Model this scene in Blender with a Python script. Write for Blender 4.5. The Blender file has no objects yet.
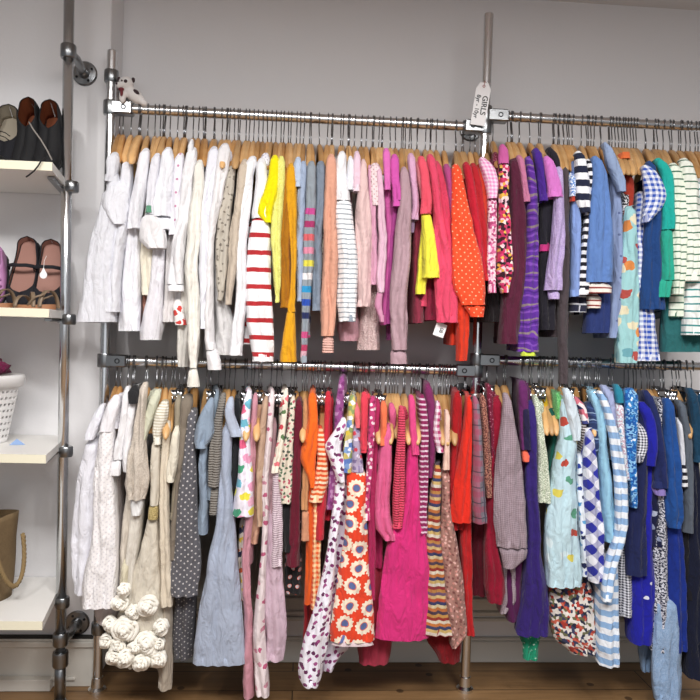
import bpy, math, random
from mathutils import Vector, Matrix, noise

# ------------------------------------------------------------------ camera frame
YAW, PITCH, ROLL, CAMH, CAMD = 0.0677, 0.0229, 0.0315, 1.2516, 2.4242
_f = Vector((math.sin(YAW)*math.cos(PITCH), math.cos(YAW)*math.cos(PITCH), -math.sin(PITCH)))
_r0 = Vector((math.cos(YAW), -math.sin(YAW), 0)); _u0 = _r0.cross(_f)
CR = math.cos(ROLL)*_r0 + math.sin(ROLL)*_u0
CU = -math.sin(ROLL)*_r0 + math.cos(ROLL)*_u0
def at(px, py, Y):
    """world X, Z of the point seen at px, py lying in the vertical plane Y"""
    d = _f + CR*((px-350)/700) - CU*((py-350)/700)
    t = (Y+CAMD)/d.y
    return d.x*t, CAMH+d.z*t

C = bpy.context.scene.collection
rnd = random.Random(7)

# ------------------------------------------------------------------ materials
def srgb(h):
    h = h.lstrip('#')
    v = [int(h[i:i+2], 16)/255 for i in (0, 2, 4)]
    return tuple((c/12.92 if c <= .04045 else ((c+.055)/1.055)**2.4) for c in v)+(1,)

class NT:
    def __init__(s, name):
        s.m = bpy.data.materials.new(name); s.m.use_nodes = True
        s.t = s.m.node_tree; s.b = s.t.nodes['Principled BSDF']
    def n(s, typ, **kw):
        nd = s.t.nodes.new(typ)
        for k, v in kw.items(): setattr(nd, k, v)
        return nd
    def l(s, a, b): s.t.links.new(a, b)
    def put(s, sock, v):
        if isinstance(v, bpy.types.NodeSocket): s.l(v, sock)
        else: sock.default_value = v
    def math(s, op, a, b=0.0, c=None):
        nd = s.n('ShaderNodeMath', operation=op); s.put(nd.inputs[0], a); s.put(nd.inputs[1], b)
        if c is not None: s.put(nd.inputs[2], c)
        return nd.outputs[0]
    def mix(s, f, a, b):
        nd = s.n('ShaderNodeMix', data_type='RGBA'); s.put(nd.inputs[0], f); s.put(nd.inputs[6], a); s.put(nd.inputs[7], b)
        return nd.outputs[2]
    def ramp(s, f, cols):
        nd = s.n('ShaderNodeValToRGB'); e = nd.color_ramp; e.interpolation = 'CONSTANT'
        n = len(cols)
        while len(e.elements) < n: e.elements.new(.5)
        for i, c in enumerate(cols): e.elements[i].position = i/n; e.elements[i].color = srgb(c)
        s.l(f, nd.inputs[0]); return nd.outputs[0]
    def noise(s, co, scale, detail=2, rough=.5):
        nd = s.n('ShaderNodeTexNoise'); nd.inputs['Scale'].default_value = scale
        nd.inputs['Detail'].default_value = detail; nd.inputs['Roughness'].default_value = rough
        if co: s.l(co, nd.inputs['Vector'])
        return nd.outputs[0]
    def vor(s, co, scale, rand=1.0):
        nd = s.n('ShaderNodeTexVoronoi', voronoi_dimensions='2D'); nd.inputs['Scale'].default_value = scale
        nd.inputs['Randomness'].default_value = rand; s.l(co, nd.inputs['Vector']); return nd
    def bump(s, h, dist, strength=.5, nrm=None):
        nd = s.n('ShaderNodeBump'); nd.inputs['Distance'].default_value = dist; nd.inputs['Strength'].default_value = strength
        s.l(h, nd.inputs['Height'])
        if nrm: s.l(nrm, nd.inputs['Normal'])
        return nd.outputs[0]
    def coords(s):
        tc = s.n('ShaderNodeTexCoord'); sp = s.n('ShaderNodeSeparateXYZ'); s.l(tc.outputs['UV'], sp.inputs[0])
        return tc, sp.outputs[0], sp.outputs[1]

_mats = {}
def rot_uv(T, tc, ang, wob=0.0):
    mp = T.n('ShaderNodeMapping'); mp.inputs['Rotation'].default_value = (0, 0, ang)
    T.l(tc.outputs['UV'], mp.inputs['Vector'])
    return mp.outputs[0]

def fab(spec):
    """cloth material from a short pattern description, all patterns live in the cloth's own metres"""
    if spec in _mats: return _mats[spec]
    T = NT('cloth_%03d' % len(_mats)); a = spec.split(':'); k = a[0]
    tc, u, v = T.coords(); wr = 0.5; extra = None
    if k == 'p':
        col = srgb(a[1]); nz = T.noise(tc.outputs['Object'], 90, 3)
        dk = tuple(c*.86 for c in col[:3])+(1,); col = T.mix(nz, dk, col)
    elif k == 'me':      # marl
        nz = T.noise(tc.outputs['Object'], 260, 3); nz = T.math('MULTIPLY_ADD', nz, 3.0, -1.0)
        nd = T.n('ShaderNodeClamp'); T.l(nz, nd.inputs[0]); col = T.mix(nd.outputs[0], srgb(a[1]), srgb(a[2]))
    elif k == 'st':
        p, fr = float(a[3]), float(a[4]); w = T.noise(tc.outputs['Object'], 6); vv = T.math('MULTIPLY_ADD', w, .012, v)
        f = T.math('FRACT', T.math('DIVIDE', vv, p)); col = T.mix(T.math('GREATER_THAN', f, 1-fr), srgb(a[1]), srgb(a[2]))
    elif k == 'sv':      # vertical stripes
        p, fr = float(a[3]), float(a[4]); f = T.math('FRACT', T.math('DIVIDE', u, p))
        col = T.mix(T.math('GREATER_THAN', f, 1-fr), srgb(a[1]), srgb(a[2]))
    elif k == 'ms':
        p = float(a[2]); w = T.noise(tc.outputs['Object'], 6); vv = T.math('MULTIPLY_ADD', w, .01, v)
        f = T.math('FRACT', T.math('DIVIDE', vv, -p)); col = T.ramp(f, a[1].split(','))
    elif k == 'gi':
        p = float(a[3]); co = rot_uv(T, tc, float(a[4]) if len(a) > 4 else 0.0)
        sp = T.n('ShaderNodeSeparateXYZ'); T.l(co, sp.inputs[0])
        f1 = T.math('GREATER_THAN', T.math('FRACT', T.math('DIVIDE', sp.outputs[0], p)), .5)
        f2 = T.math('GREATER_THAN', T.math('FRACT', T.math('DIVIDE', sp.outputs[1], p)), .5)
        col = T.mix(T.math('MULTIPLY', T.math('ADD', f1, f2), .5), srgb(a[1]), srgb(a[2]))
    elif k == 'pl':      # plaid: bg, band, line
        p = float(a[4])
        fu = T.math('FRACT', T.math('DIVIDE', u, p)); fv = T.math('FRACT', T.math('DIVIDE', v, p))
        c1 = T.mix(T.math('MULTIPLY', T.math('GREATER_THAN', fv, .62), .6), srgb(a[1]), srgb(a[2]))
        c2 = T.mix(T.math('MULTIPLY', T.math('GREATER_THAN', fu, .62), .6), c1, srgb(a[2]))
        l1 = T.math('COMPARE', fv, .25, .04); l2 = T.math('COMPARE', fu, .3, .05)
        col = T.mix(T.math('MULTIPLY', T.math('MAXIMUM', l1, l2), .8), c2, srgb(a[3]))
    elif k in ('dt', 'fl'):
        cols = a[2].split(','); p, r = float(a[3]), float(a[4]); rd = 0.0 if k == 'dt' else .85
        co = rot_uv(T, tc, .785 if k == 'dt' else .3); vo = T.vor(co, 1/p, rd)
        d = vo.outputs['Distance']
        if k == 'fl': d = T.math('ADD', d, T.math('MULTIPLY_ADD', T.noise(tc.outputs['UV'], 2.6/p, 1), .5, -.25))
        f = T.math('LESS_THAN', d, r)
        sx = T.n('ShaderNodeSeparateXYZ'); T.l(vo.outputs['Color'], sx.inputs[0])
        cc = srgb(cols[0]) if len(cols) == 1 else T.ramp(sx.outputs[0], cols)
        col = T.mix(f, srgb(a[1]), cc)
    elif k == 'dz':      # big daisies: bg, petal, centre
        p = float(a[4]); co = rot_uv(T, tc, .2); vo = T.vor(co, 1/p, .28)
        sc = T.n('ShaderNodeVectorMath', operation='SCALE'); T.l(co, sc.inputs[0]); sc.inputs['Scale'].default_value = 1/p
        sb = T.n('ShaderNodeVectorMath', operation='SUBTRACT'); T.l(sc.outputs[0], sb.inputs[0]); 
        ps = T.n('ShaderNodeVectorMath', operation='SCALE'); T.l(vo.outputs['Position'], ps.inputs[0]); ps.inputs['Scale'].default_value = 1.0
        ps2 = T.n('ShaderNodeVectorMath', operation='SUBTRACT'); T.l(co, ps2.inputs[0]); T.l(vo.outputs['Position'], ps2.inputs[1])
        sp = T.n('ShaderNodeSeparateXYZ'); T.l(ps2.outputs[0], sp.inputs[0])
        ang = T.math('ARCTAN2', sp.outputs[1], sp.outputs[0]); wv = T.math('SINE', T.math('MULTIPLY', ang, 13))
        d = T.math('MULTIPLY_ADD', wv, .035, vo.outputs['Distance'])
        c1 = T.mix(T.math('LESS_THAN', d, .43), srgb(a[1]), srgb(a[2]))
        c2 = T.mix(T.math('LESS_THAN', vo.outputs['Distance'], .22), c1, srgb('#e06a52'))
        col = T.mix(T.math('LESS_THAN', vo.outputs['Distance'], .18), c2, srgb(a[3]))
    elif k == 'sp':
        f = T.math('GREATER_THAN', T.noise(tc.outputs['UV'], float(a[3]), 3, .6), float(a[4]) if len(a) > 4 else .5)
        col = T.mix(f, srgb(a[1]), srgb(a[2]))
    elif k == 'mx':      # busy multi-colour print
        vo = T.vor(tc.outputs['UV'], float(a[2]), 1.0); sx = T.n('ShaderNodeSeparateXYZ'); T.l(vo.outputs['Color'], sx.inputs[0])
        col = T.ramp(sx.outputs[0], a[1].split(','))
    elif k == 'td':      # tie dye / brushed bands
        nz = T.noise(tc.outputs['UV'], float(a[2]), 2, .6); nz = T.math('MULTIPLY_ADD', nz, 2.4, -.7)
        col = T.ramp(nz, a[1].split(','))
    elif k == 'zb':      # wavy bands: c1,c2,c3
        nz = T.noise(tc.outputs['UV'], 22, 1); vv = T.math('MULTIPLY_ADD', nz, .04, v)
        f = T.math('FRACT', T.math('DIVIDE', vv, float(a[2]))); col = T.ramp(f, a[1].split(','))
    elif k == 'ey':      # broderie eyelets
        vo = T.vor(rot_uv(T, tc, .785), 1/.011, .15); f = T.math('LESS_THAN', vo.outputs['Distance'], .22)
        col = T.mix(f, srgb(a[1]), srgb(a[2])); extra = f
    elif k == 'rb':      # ribbed plain
        col = srgb(a[1]); f = T.math('SINE', T.math('MULTIPLY', v, 6.283/.008)); extra = f
    elif k == 'sq':      # sequins
        vo = T.vor(tc.outputs['UV'], 260, 1); f = vo.outputs['Distance']; extra = f
        col = T.mix(f, srgb(a[1]), srgb(a[2]))
    if isinstance(col, tuple): T.b.inputs['Base Color'].default_value = col
    else: T.l(col, T.b.inputs['Base Color'])
    T.b.inputs['Roughness'].default_value = .35 if k == 'sq' else .88
    T.b.inputs['Specular IOR Level'].default_value = .25
    try: T.b.inputs['Sheen Weight'].default_value = .12
    except Exception: pass
    mw = T.n('ShaderNodeMapping'); mw.inputs['Scale'].default_value = (1, 1, .38); mw.inputs['Rotation'].default_value = (.25, .3, 0)
    T.l(tc.outputs['Object'], mw.inputs['Vector']); w1 = T.noise(mw.outputs[0], 30, 3, .55); w1.node.inputs['Distortion'].default_value = .8
    nr = T.bump(w1, .03, .55)
    w2 = T.noise(tc.outputs['Object'], 420, 1); nr = T.bump(w2, .0018, .5, nr)
    if extra is not None: nr = T.bump(extra, .004, .6, nr)
    T.l(nr, T.b.inputs['Normal'])
    _mats[spec] = T.m
    return T.m

def solid(name, col, rough=.5, metal=0.0, bumpsc=None, bd=.002, col2=None, sc2=8):
    key = 'solid_'+name
    if key in _mats: return _mats[key]
    T = NT(name)
    T.b.inputs['Base Color'].default_value = srgb(col); T.b.inputs['Roughness'].default_value = rough
    T.b.inputs['Metallic'].default_value = metal
    tc = T.n('ShaderNodeTexCoord')
    if col2:
        nz = T.noise(tc.outputs['Object'], sc2, 4, .6); T.l(T.mix(nz, srgb(col), srgb(col2)), T.b.inputs['Base Color'])
    if bumpsc: T.l(T.bump(T.noise(tc.outputs['Object'], bumpsc, 3), bd, .5), T.b.inputs['Normal'])
    _mats[key] = T.m
    return T.m

def wood(name, c1, c2, along='Y', scale=1.0, rough=.45):
    key = 'wood_'+name
    if key in _mats: return _mats[key]
    T = NT(name); tc = T.n('ShaderNodeTexCoord'); mp = T.n('ShaderNodeMapping')
    s = {'Y': (60, 6, 60), 'X': (3, 40, 40)}[along]; mp.inputs['Scale'].default_value = tuple(q*scale for q in s)
    T.l(tc.outputs['Object'], mp.inputs['Vector'])
    info = T.n('ShaderNodeObjectInfo'); nz = T.noise(mp.outputs[0], 1.0, 5, .6)
    c = T.mix(nz, srgb(c1), srgb(c2))
    hs = T.n('ShaderNodeHueSaturation'); T.l(c, hs.inputs['Color'])
    T.l(T.math('MULTIPLY_ADD', info.outputs['Random'], .5, .72), hs.inputs['Value'])
    T.l(hs.outputs[0], T.b.inputs['Base Color']); T.b.inputs['Roughness'].default_value = rough
    _mats[key] = T.m
    return T.m

# ------------------------------------------------------------------ mesh helpers
class MB:
    def __init__(s): s.v = []; s.f = []; s.uv = {}
    def add(s, vs, fs, uvs=None):
        b = len(s.v); s.v += [tuple(p) for p in vs]; s.f += [tuple(b+i for i in f) for f in fs]
        if uvs:
            for i, q in enumerate(uvs): s.uv[b+i] = q
    def box(s, c, d, M=None, bev=0.0):
        x, y, z = (q/2 for q in d); bev = min(bev, x*.9, y*.9, z*.9)
        P = []
        if bev <= 0:
            P = [(sx*x, sy*y, sz*z) for sz in (-1, 1) for sx, sy in ((-1, -1), (1, -1), (1, 1), (-1, 1))]
            F = [(3, 2, 1, 0), (4, 5, 6, 7), (0, 1, 5, 4), (1, 2, 6, 5), (2, 3, 7, 6), (3, 0, 4, 7)]
        else:
            ring = []
            for zz, ins in ((-z, bev), (-z+bev, 0), (z-bev, 0), (z, bev)):
                a, b = x-ins, y-ins; k = bev if ins == 0 else bev*.6
                ring.append([(-a+k, -b), (a-k, -b), (a, -b+k), (a, b-k), (a-k, b), (-a+k, b), (-a, b-k), (-a, -b+k)])
                P += [(p[0], p[1], zz) for p in ring[-1]]
            F = [tuple(range(7, -1, -1)), tuple(range(24, 32))]
            for r in range(3):
                for i in range(8):
                    j = (i+1) % 8; F.append((r*8+i, r*8+j, r*8+8+j, r*8+8+i))
        P = [Vector(p) for p in P]
        if M: P = [M @ p for p in P]
        s.add([p+Vector(c) for p in P], F)
    def tube(s, pts, r, n=10, caps=True):
        pts = [Vector(p) for p in pts]; R = r if isinstance(r, (list, tuple)) else [r]*len(pts)
        up = None; rings = []
        for i, p in enumerate(pts):
            t = (pts[min(i+1, len(pts)-1)]-pts[max(i-1, 0)]).normalized()
            if up is None: up = Vector((0, 0, 1)) if abs(t.z) < .9 else Vector((1, 0, 0))
            a = t.cross(up).normalized(); b = a.cross(t); up = b
            rings.append([p+(a*math.cos(q*6.28318/n)+b*math.sin(q*6.28318/n))*R[i] for q in range(n)])
        V = [q for rg in rings for q in rg]; F = []
        for i in range(len(pts)-1):
            for q in range(n):
                w = (q+1) % n; F.append((i*n+q, i*n+w, i*n+n+w, i*n+n+q))
        if caps: F += [tuple(range(n-1, -1, -1)), tuple((len(pts)-1)*n+q for q in range(n))]
        s.add(V, F)
    def lathe(s, prof, c=(0, 0, 0), n=20, M=None):
        V = []; F = []
        for (r, z) in prof:
            for q in range(n):
                p = Vector((r*math.cos(q*6.28318/n), r*math.sin(q*6.28318/n), z))
                V.append((M @ p if M else p)+Vector(c))
        for i in range(len(prof)-1):
            for q in range(n):
                w = (q+1) % n; F.append((i*n+q, i*n+w, i*n+n+w, i*n+n+q))
        F += [tuple(range(n-1, -1, -1)), tuple((len(prof)-1)*n+q for q in range(n))]
        s.add(V, F)
    def blob(s, c, r, n=12, m=8, M=None, jit=0.0, seed=0):
        V = []; F = []
        for i in range(m+1):
            th = math.pi*i/m
            for q in range(n):
                ph = 6.28318*q/n; p = Vector((math.sin(th)*math.cos(ph)*r[0], math.sin(th)*math.sin(ph)*r[1], math.cos(th)*r[2]))
                if jit: p *= 1+jit*noise.noise(p*60+Vector((seed, 0, 0)))
                V.append((M @ p if M else p)+Vector(c))
        for i in range(m):
            for q in range(n):
                w = (q+1) % n; F.append((i*n+q, i*n+n+q, i*n+n+w, i*n+w))
        s.add(V, F)
    def mesh(s, name, mat, smooth=True):
        me = bpy.data.meshes.new(name); me.from_pydata(s.v, [], s.f)
        if s.uv:
            ul = me.uv_layers.new(name='UVMap'); 
            for lp in me.loops: ul.data[lp.index].uv = s.uv.get(lp.vertex_index, (0, 0))
        if smooth:
            for p in me.polygons: p.use_smooth = True
        if mat: me.materials.append(mat)
        me.update(); return me
    def build(s, name, mat, parent=None, loc=(0, 0, 0), rot=(0, 0, 0), smooth=True, crease=None):
        o = bpy.data.objects.new(name, s.mesh(name, mat, smooth)); C.objects.link(o)
        o.location = loc; o.rotation_euler = rot
        if parent: o.parent = parent
        if smooth and crease:
            try: o.data.set_sharp_from_angle(angle=crease)
            except Exception: pass
        return o

def tag(o, label, cat, group=None, kind=None):
    if label: o['label'] = label
    if cat: o['category'] = cat
    if group: o['group'] = group
    if kind: o['kind'] = kind
    return o
def empty(name, loc, rz=0):
    o = bpy.data.objects.new(name, None); C.objects.link(o); o.location = loc; o.rotation_euler = (0, 0, rz)
    o.empty_display_size = .02
    return o
def struct(name, mb, mat, smooth=False):
    o = mb.build(name, mat, smooth=smooth); o['kind'] = 'structure'; return o

# ------------------------------------------------------------------ room
def wall_mat(name, c, c2, rough=.7):
    T = NT(name); tc = T.n('ShaderNodeTexCoord'); nz = T.noise(tc.outputs['Object'], 1.6, 4, .6)
    T.l(T.mix(nz, srgb(c), srgb(c2)), T.b.inputs['Base Color']); T.b.inputs['Roughness'].default_value = rough
    T.l(T.bump(T.noise(tc.outputs['Object'], 120, 3), .001, .35), T.b.inputs['Normal']); return T.m
WHITE = wall_mat('white_wall_paint', '#e8e7e9', '#e2e1e2')
WARM = wall_mat('painted_panel', '#d6d2ca', '#cdc9c0', .55)
WB, WL, EDGE = .22, .06, -.69      # recessed wall, projecting wall, and the corner between them
CEIL = 2.545
b = MB(); b.box((1.2, WB+.05, 1.3), (4.2, .1, 2.6)); struct('wall_back', b, WHITE)
b = MB(); b.box((-2.0+ (EDGE+2.0)/2-.0, WL+.08, 1.3), (EDGE+2.0, .16, 2.6), bev=.004); struct('wall_left', b, WHITE)
b = MB(); b.box((0, -2.0, CEIL+.05), (6, 4.9, .1)); struct('ceiling', b, wall_mat('ceiling_paint', '#dddcdc', '#d6d5d6'))
# floor boards
T = NT('pine_boards'); tc = T.n('ShaderNodeTexCoord'); br = T.n('ShaderNodeTexBrick')
br.inputs['Scale'].default_value = 1; br.inputs['Brick Width'].default_value = 2.6; br.inputs['Row Height'].default_value = .14
br.inputs['Mortar Size'].default_value = .002; br.inputs['Mortar'].default_value = srgb('#2c2119')
br.inputs['Color1'].default_value = srgb('#b08a60'); br.inputs['Color2'].default_value = srgb('#a07c54')
T.l(tc.outputs['Object'], br.inputs['Vector'])
mp = T.n('ShaderNodeMapping'); mp.inputs['Scale'].default_value = (2.2, 26, 1); T.l(tc.outputs['Object'], mp.inputs['Vector'])
g = T.noise(mp.outputs[0], 1, 6, .65); c1 = T.n('ShaderNodeMix', data_type='RGBA', blend_type='MULTIPLY')
c1.inputs[0].default_value = 1; T.l(br.outputs['Color'], c1.inputs[6]); T.l(T.ramp(g, ['#6a6a6a', '#8a8580', '#a9a5a0', '#c4c0ba', '#d8d6d2', '#e4e2e0']), c1.inputs[7])
rmp = T.t.nodes[-1]
for nd in T.t.nodes:
    if nd.bl_idname == 'ShaderNodeValToRGB': nd.color_ramp.interpolation = 'LINEAR'
vo = T.vor(tc.outputs['Object'], 4.2, 1); kn = T.math('LESS_THAN', vo.outputs['Distance'], .055)
T.l(T.mix(T.math('MULTIPLY', kn, .75), c1.outputs[2], srgb('#2b1a10')), T.b.inputs['Base Color'])
T.b.inputs['Roughness'].default_value = .45
FLOORM = T.m
b = MB(); b.box((0, -1.8, -.05), (6, 4.3, .1)); struct('floor', b, FLOORM)
# skirting and panelling of the recess
b = MB(); b.box((1.28, WB-.008, .042), (3.95, .016, .084), bev=.004); b.box((1.28, WB-.006, .09), (3.95, .012, .014), bev=.004); struct('baseboard_back', b, WARM)
b = MB()
b.box((1.28, WB-.005, .165), (3.95, .010, .014), bev=.003); b.box((1.28, WB-.008, .19), (3.95, .016, .018), bev=.004)
b.box((1.28, WB-.004, .50), (3.95, .008, .60), bev=.001)
for x in (-.35, .12, .62, 1.12, 1.62):
    for (cx, cz, w, h) in ((x, .74, .40, .012), (x, .245, .40, .012), (x-.2, .49, .012, .5), (x+.2, .49, .012, .5)):
        b.box((cx, WB-.012, cz), (w, .012, h), bev=.003)
struct('trim_1', b, WARM)
# plinth under the shelves
b = MB(); b.box((-1.345, .045, .083), (1.32, .03, .166), bev=.002)
b.box((-1.345, .026, .150), (1.32, .012, .02), bev=.003); b.box((-1.25, .026, .03), (1.0, .010, .012), bev=.003)
b.box((-1.35, .012, .02), (1.05, .03, .04), bev=.002)
struct('baseboard_left', b, WARM)
b = MB(); b.box((-1.345, .047, .168), (1.32, .030, .004)); struct('plinth_gap_shade', b, solid('gap_shade', '#2c2a28', .8))  # dark strip stands in for the shade in the gap above the plinth

# ------------------------------------------------------------------ chrome rack
CHROME = solid('chrome', '#e2e4e6', .20, 1.0, 30, .0004)
STEEL = solid('satin_steel', '#8e9092', .28, 1.0, 60, .0004)
DARKM = solid('dark_steel', '#3a3b3d', .35, 1.0)
XA, XB, RR = -.668, .611, .0165
ZU, ZL, ZU2, ZL2 = 1.986, 1.136, 2.027, 1.175
RAILZ = [ZU, ZU2, ZL, ZL2]
rack = tag(empty('clothes_rack', (XA, 0, 0)), 'chrome tube wall rack with two rail levels and floor posts, carrying all the clothes', 'clothes rack')
def P(name, mb, mat, par=rack, crease=.6):
    base = Vector(par.location) if par is rack else Vector((0, 0, 0))
    mb.v = [tuple(Vector(q)-Vector((XA, 0, 0))) for q in mb.v]
    return mb.build(name, mat, par, crease=crease)
for (x, top) in ((XA, 2.178), (XB, 2.379)):
    b = MB(); b.tube([(x, 0, .012), (x, 0, top-.003), (x, 0, top)], [RR, RR, RR*.85], 20); P('post', b, CHROME)
    b = MB(); b.lathe([(.030, 0), (.030, .010), (.021, .018), (.0195, .05), (.0175, .052)], (x, 0, 0)); P('foot', b, CHROME)
XR_END = 2.3
for (x0, x1, z) in ((XA, XB, ZU), (XA, XB, ZL), (XB, XR_END, ZU2), (XB, XR_END, ZL2)):
    b = MB(); b.tube([(x0, 0, z), (x1, 0, z)], RR, 20); P('rail', b, CHROME)
def fitting(x, z, sgn, length=.075):
    b = MB(); b.lathe([(.0235, -.023), (.0245, -.020), (.0245, .020), (.0235, .023)], (x, 0, z), 20)
    b.box((x+sgn*length/2, 0, z), (length, .044, .042), bev=.004)
    f = P('connector', b, STEEL)
    b = MB(); M = Matrix.Rotation(math.pi/2, 4, 'X')
    b.lathe([(.009, 0), (.009, .003), (.0055, .003), (.005, .0005)], (x+sgn*length*.62, -.021, z), 14, M); P('set_screw', b, DARKM, f)
    return f
fitting(XA, ZU, 1); fitting(XA, ZL, 1); fitting(XB, ZU, -1); fitting(XB, ZL, -1)
fitting(XB, ZU2, 1, .08); fitting(XB, ZL2, 1, .08)
def flange(x, y0, y1, z, par, off, R=.042):
    """round wall plate with a stub that reaches back from the post"""
    M = Matrix.Rotation(math.pi/2, 4, 'X')
    b = MB(); b.lathe([(R, 0), (R, .005), (R*.93, .008), (.020, .010), (.0185, .03), (.0165, .034)], (x-off, y1, z), 24, M)
    b.tube([(x-off, y0, z), (x-off, y1-.02, z)], .0125, 14); b.lathe([(.022, -.020), (.0235, -.017), (.0235, .017), (.022, .020)], (x-off, y0, z), 18)
    o = b.build('wall_flange', STEEL, par, crease=.6)
    for k in range(4):
        a = k*1.5708+.6; b = MB(); b.lathe([(.0042, 0), (.0042, .0025)], (x-off+R*.68*math.cos(a), y1-.008, z+R*.68*math.sin(a)), 8, M)
        b.build('screw', DARKM, o)
flange(XB, 0, WB, ZU2+.012, rack, XA)
flange(XA, 0, WB, ZU+.105, rack, XA, .03)
flange(XB, 0, WB, ZL-.10, rack, XA)
flange(XA, 0, WB, .22, rack, XA, .034)

# shelving post on the near side of the shelves
CX, CY = -.759, -.10
sp = tag(empty('shelving_post', (CX, CY, 0)), 'tall chrome post reaching past the top of the frame in front of shelf ends', 'post'); sp.rotation_euler = (0, -.0087, 0)
b = MB(); b.tube([(0, 0, .166), (0, 0, CEIL-.01)], .0165, 20); b.build('upper_tube', CHROME, sp)
b = MB(); b.tube([(0, 0, .012), (0, 0, .16)], .0175, 20); b.lathe([(.03, 0), (.03, .01), (.02, .018), (.0175, .03)]); b.build('leg', STEEL, sp)
b = MB(); b.lathe([(.024, .135), (.0255, .14), (.0255, .178), (.024, .183)]); b.build('collar', STEEL, sp, crease=.5)
for z in (2.128, .225):
    M = Matrix.Rotation(math.pi/2, 4, 'X'); 
    b = MB(); b.lathe([(.022, -.022), (.0245, -.018), (.0245, .018), (.022, .022)], (0, 0, z), 20)
    b.tube([(0, 0, z), (.012, .04, z-.006), (.004, WL-CY-.02, z-.012)], .0135, 14)
    b.lathe([(.042, 0), (.042, .005), (.038, .009), (.020, .011), (.018, .035), (.015, .038)], (.004, WL-CY, z-.012), 24, M)
    o = b.build('wall_flange', STEEL, sp, crease=.6)
    for k in range(4):
        a = k*1.5708+.5; b = MB(); b.lathe([(.0045, 0), (.0045, .002)], (.004+.029*math.cos(a), WL-CY-.0095, z-.012+.029*math.sin(a)), 8, M)
        b.build('screw', DARKM, o)

SHM = solid('shelf_laminate', '#e6e4e0', .45, 0, 200, .0003)
EDG = solid('shelf_edge_band', '#e8e3cc', .5)
SHZ = [1.724, 1.297, .868, .373]
nm = ['behind the black shoes, topmost', 'holding the strappy shoes and sandals', 'holding the white basket', 'holding the brown bag, lowest']
for z, n in zip(SHZ, nm):
    s = tag(empty('shelf', (-1.243, -.10, z)), 'white laminate shelf with cream front edge, '+n, 'shelf', 'white shelves on the chrome post')
    b = MB(); q_ = [(-.5, -.217), (.5, -.217), (.437, .156), (-.5, .156)]
    b.add([(x, y, -.025) for x, y in q_]+[(x, y, 0) for x, y in q_], [(3, 2, 1, 0), (4, 5, 6, 7), (0, 1, 5, 4), (1, 2, 6, 5), (2, 3, 7, 6), (3, 0, 4, 7)]); b.build('board', SHM, s, smooth=False)
    b = MB(); b.box((0, -.2185, -.0125), (1.0, .003, .025)); b.build('edge_band', EDG, s, smooth=False)
    b = MB(); b.box((.45, -.02, -.031), (.022, .26, .010), Matrix.Rotation(.17, 4, 'Z'), bev=.002); b.tube([(.45, 0, -.031), (.485, 0, -.024)], .009, 12); b.lathe([(.020, -.044), (.0225, -.040), (.0225, -.014), (.020, -.010)], (.485, 0, 0), 18)
    b.build('bracket', STEEL, s, crease=.6)
# ------------------------------------------------------------------ hangers
WOODS = [wood('hanger_wood_light', '#d6ae7a', '#bf8f58'), wood('hanger_wood_mid', '#c89a64', '#a97840'), wood('hanger_wood_deep', '#ae8049', '#8c5d30')]
HOOKM = solid('hook_wire', '#87888b', .3, 1.0)
BLK = solid('black_plastic', '#1d1d1f', .4)
def hook_mesh(zb=-.088, r=.0021):
    b = MB(); pts = [(0, 0, zb), (0, 0, -.058), (0, .006, -.045), (0, .016, -.026), (0, .0205, -.008)]
    for k in range(0, 11):
        a = math.radians(-15+k*21); pts.append((0, .0195*math.cos(a), .0195*math.sin(a)))
    pts.append((0, -.0155, -.018))
    b.tube(pts, r, 6); return b
def bar_mesh(L=.172, drop=.112):
    b = MB(); n = 22; V = []; m = 10
    for i in range(n+1):
        s = -1+2*i/n; a = abs(s); zc = -.104-drop*(a**1.35)*1.0
        e = 1.0 if a < .93 else math.sqrt(max(.02, 1-((a-.93)/.075)**2))
        hx = (.0085+.0035*a)*e; hz = (.0185-.0035*a)*e
        for q in range(m):
            t = 6.28318*q/m; c, d = math.cos(t), math.sin(t)
            V.append((hx*math.copysign(abs(c)**.7, c), s*L, zc+hz*math.copysign(abs(d)**.7, d)))
    F = [(i*m+q, i*m+(q+1) % m, i*m+m+(q+1) % m, i*m+m+q) for i in range(n) for q in range(m)]
    F += [tuple(range(m-1, -1, -1)), tuple(n*m+q for q in range(m))]
    b.add(V, F); return b
def clip_mb():
    b = MB(); b.box((0, 0, -.012), (.014, .020, .020), bev=.003); b.box((-.007, 0, -.030), (.004, .022, .026), bev=.001); b.box((.007, 0, -.030), (.004, .022, .026), bev=.001)
    b.tube([(-.012, -.008, .004), (-.004, -.008, -.012), (-.006, -.008, -.030)], .0022, 6)
    b.tube([(.012, .008, .004), (.004, .008, -.012), (.006, .008, -.030)], .0022, 6); return b
def clip_spring():
    b = MB(); b.tube([(-.009, 0, -.004), (.009, 0, -.004)], .0075, 10); b.box((0, -.0115, -.03), (.016, .003, .012), bev=.001)
    return b
HOOK = hook_mesh().mesh('hook', HOOKM); HOOKS = hook_mesh(-.086, .0021).mesh('clip_hook', HOOKM)
BARS = [bar_mesh(.172, .112).mesh('shoulder_bar', w) for w in WOODS]
BARS.append(bar_mesh(.214, .124).mesh('shoulder_bar', WOODS[0]))
b = MB(); b.tube([(0, -.13, -.086), (0, .13, -.086)], .0026, 8); b.lathe([(.005, -.094), (.006, -.090), (.005, -.080)]); ROD = b.mesh('cross_bar', HOOKM)
CLIP = clip_mb().mesh('clip', CHROME); SPR = clip_spring().mesh('spring', BLK)
def ob(name, me, par, loc=(0, 0, 0)):
    o = bpy.data.objects.new(name, me); C.objects.link(o); o.parent = par; o.location = loc; return o
def wooden(tone):
    r = empty('wooden_hanger', (0, 0, 0)); ob('shoulder_bar', BARS[tone], r); ob('hook', HOOK, r); return r
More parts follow.
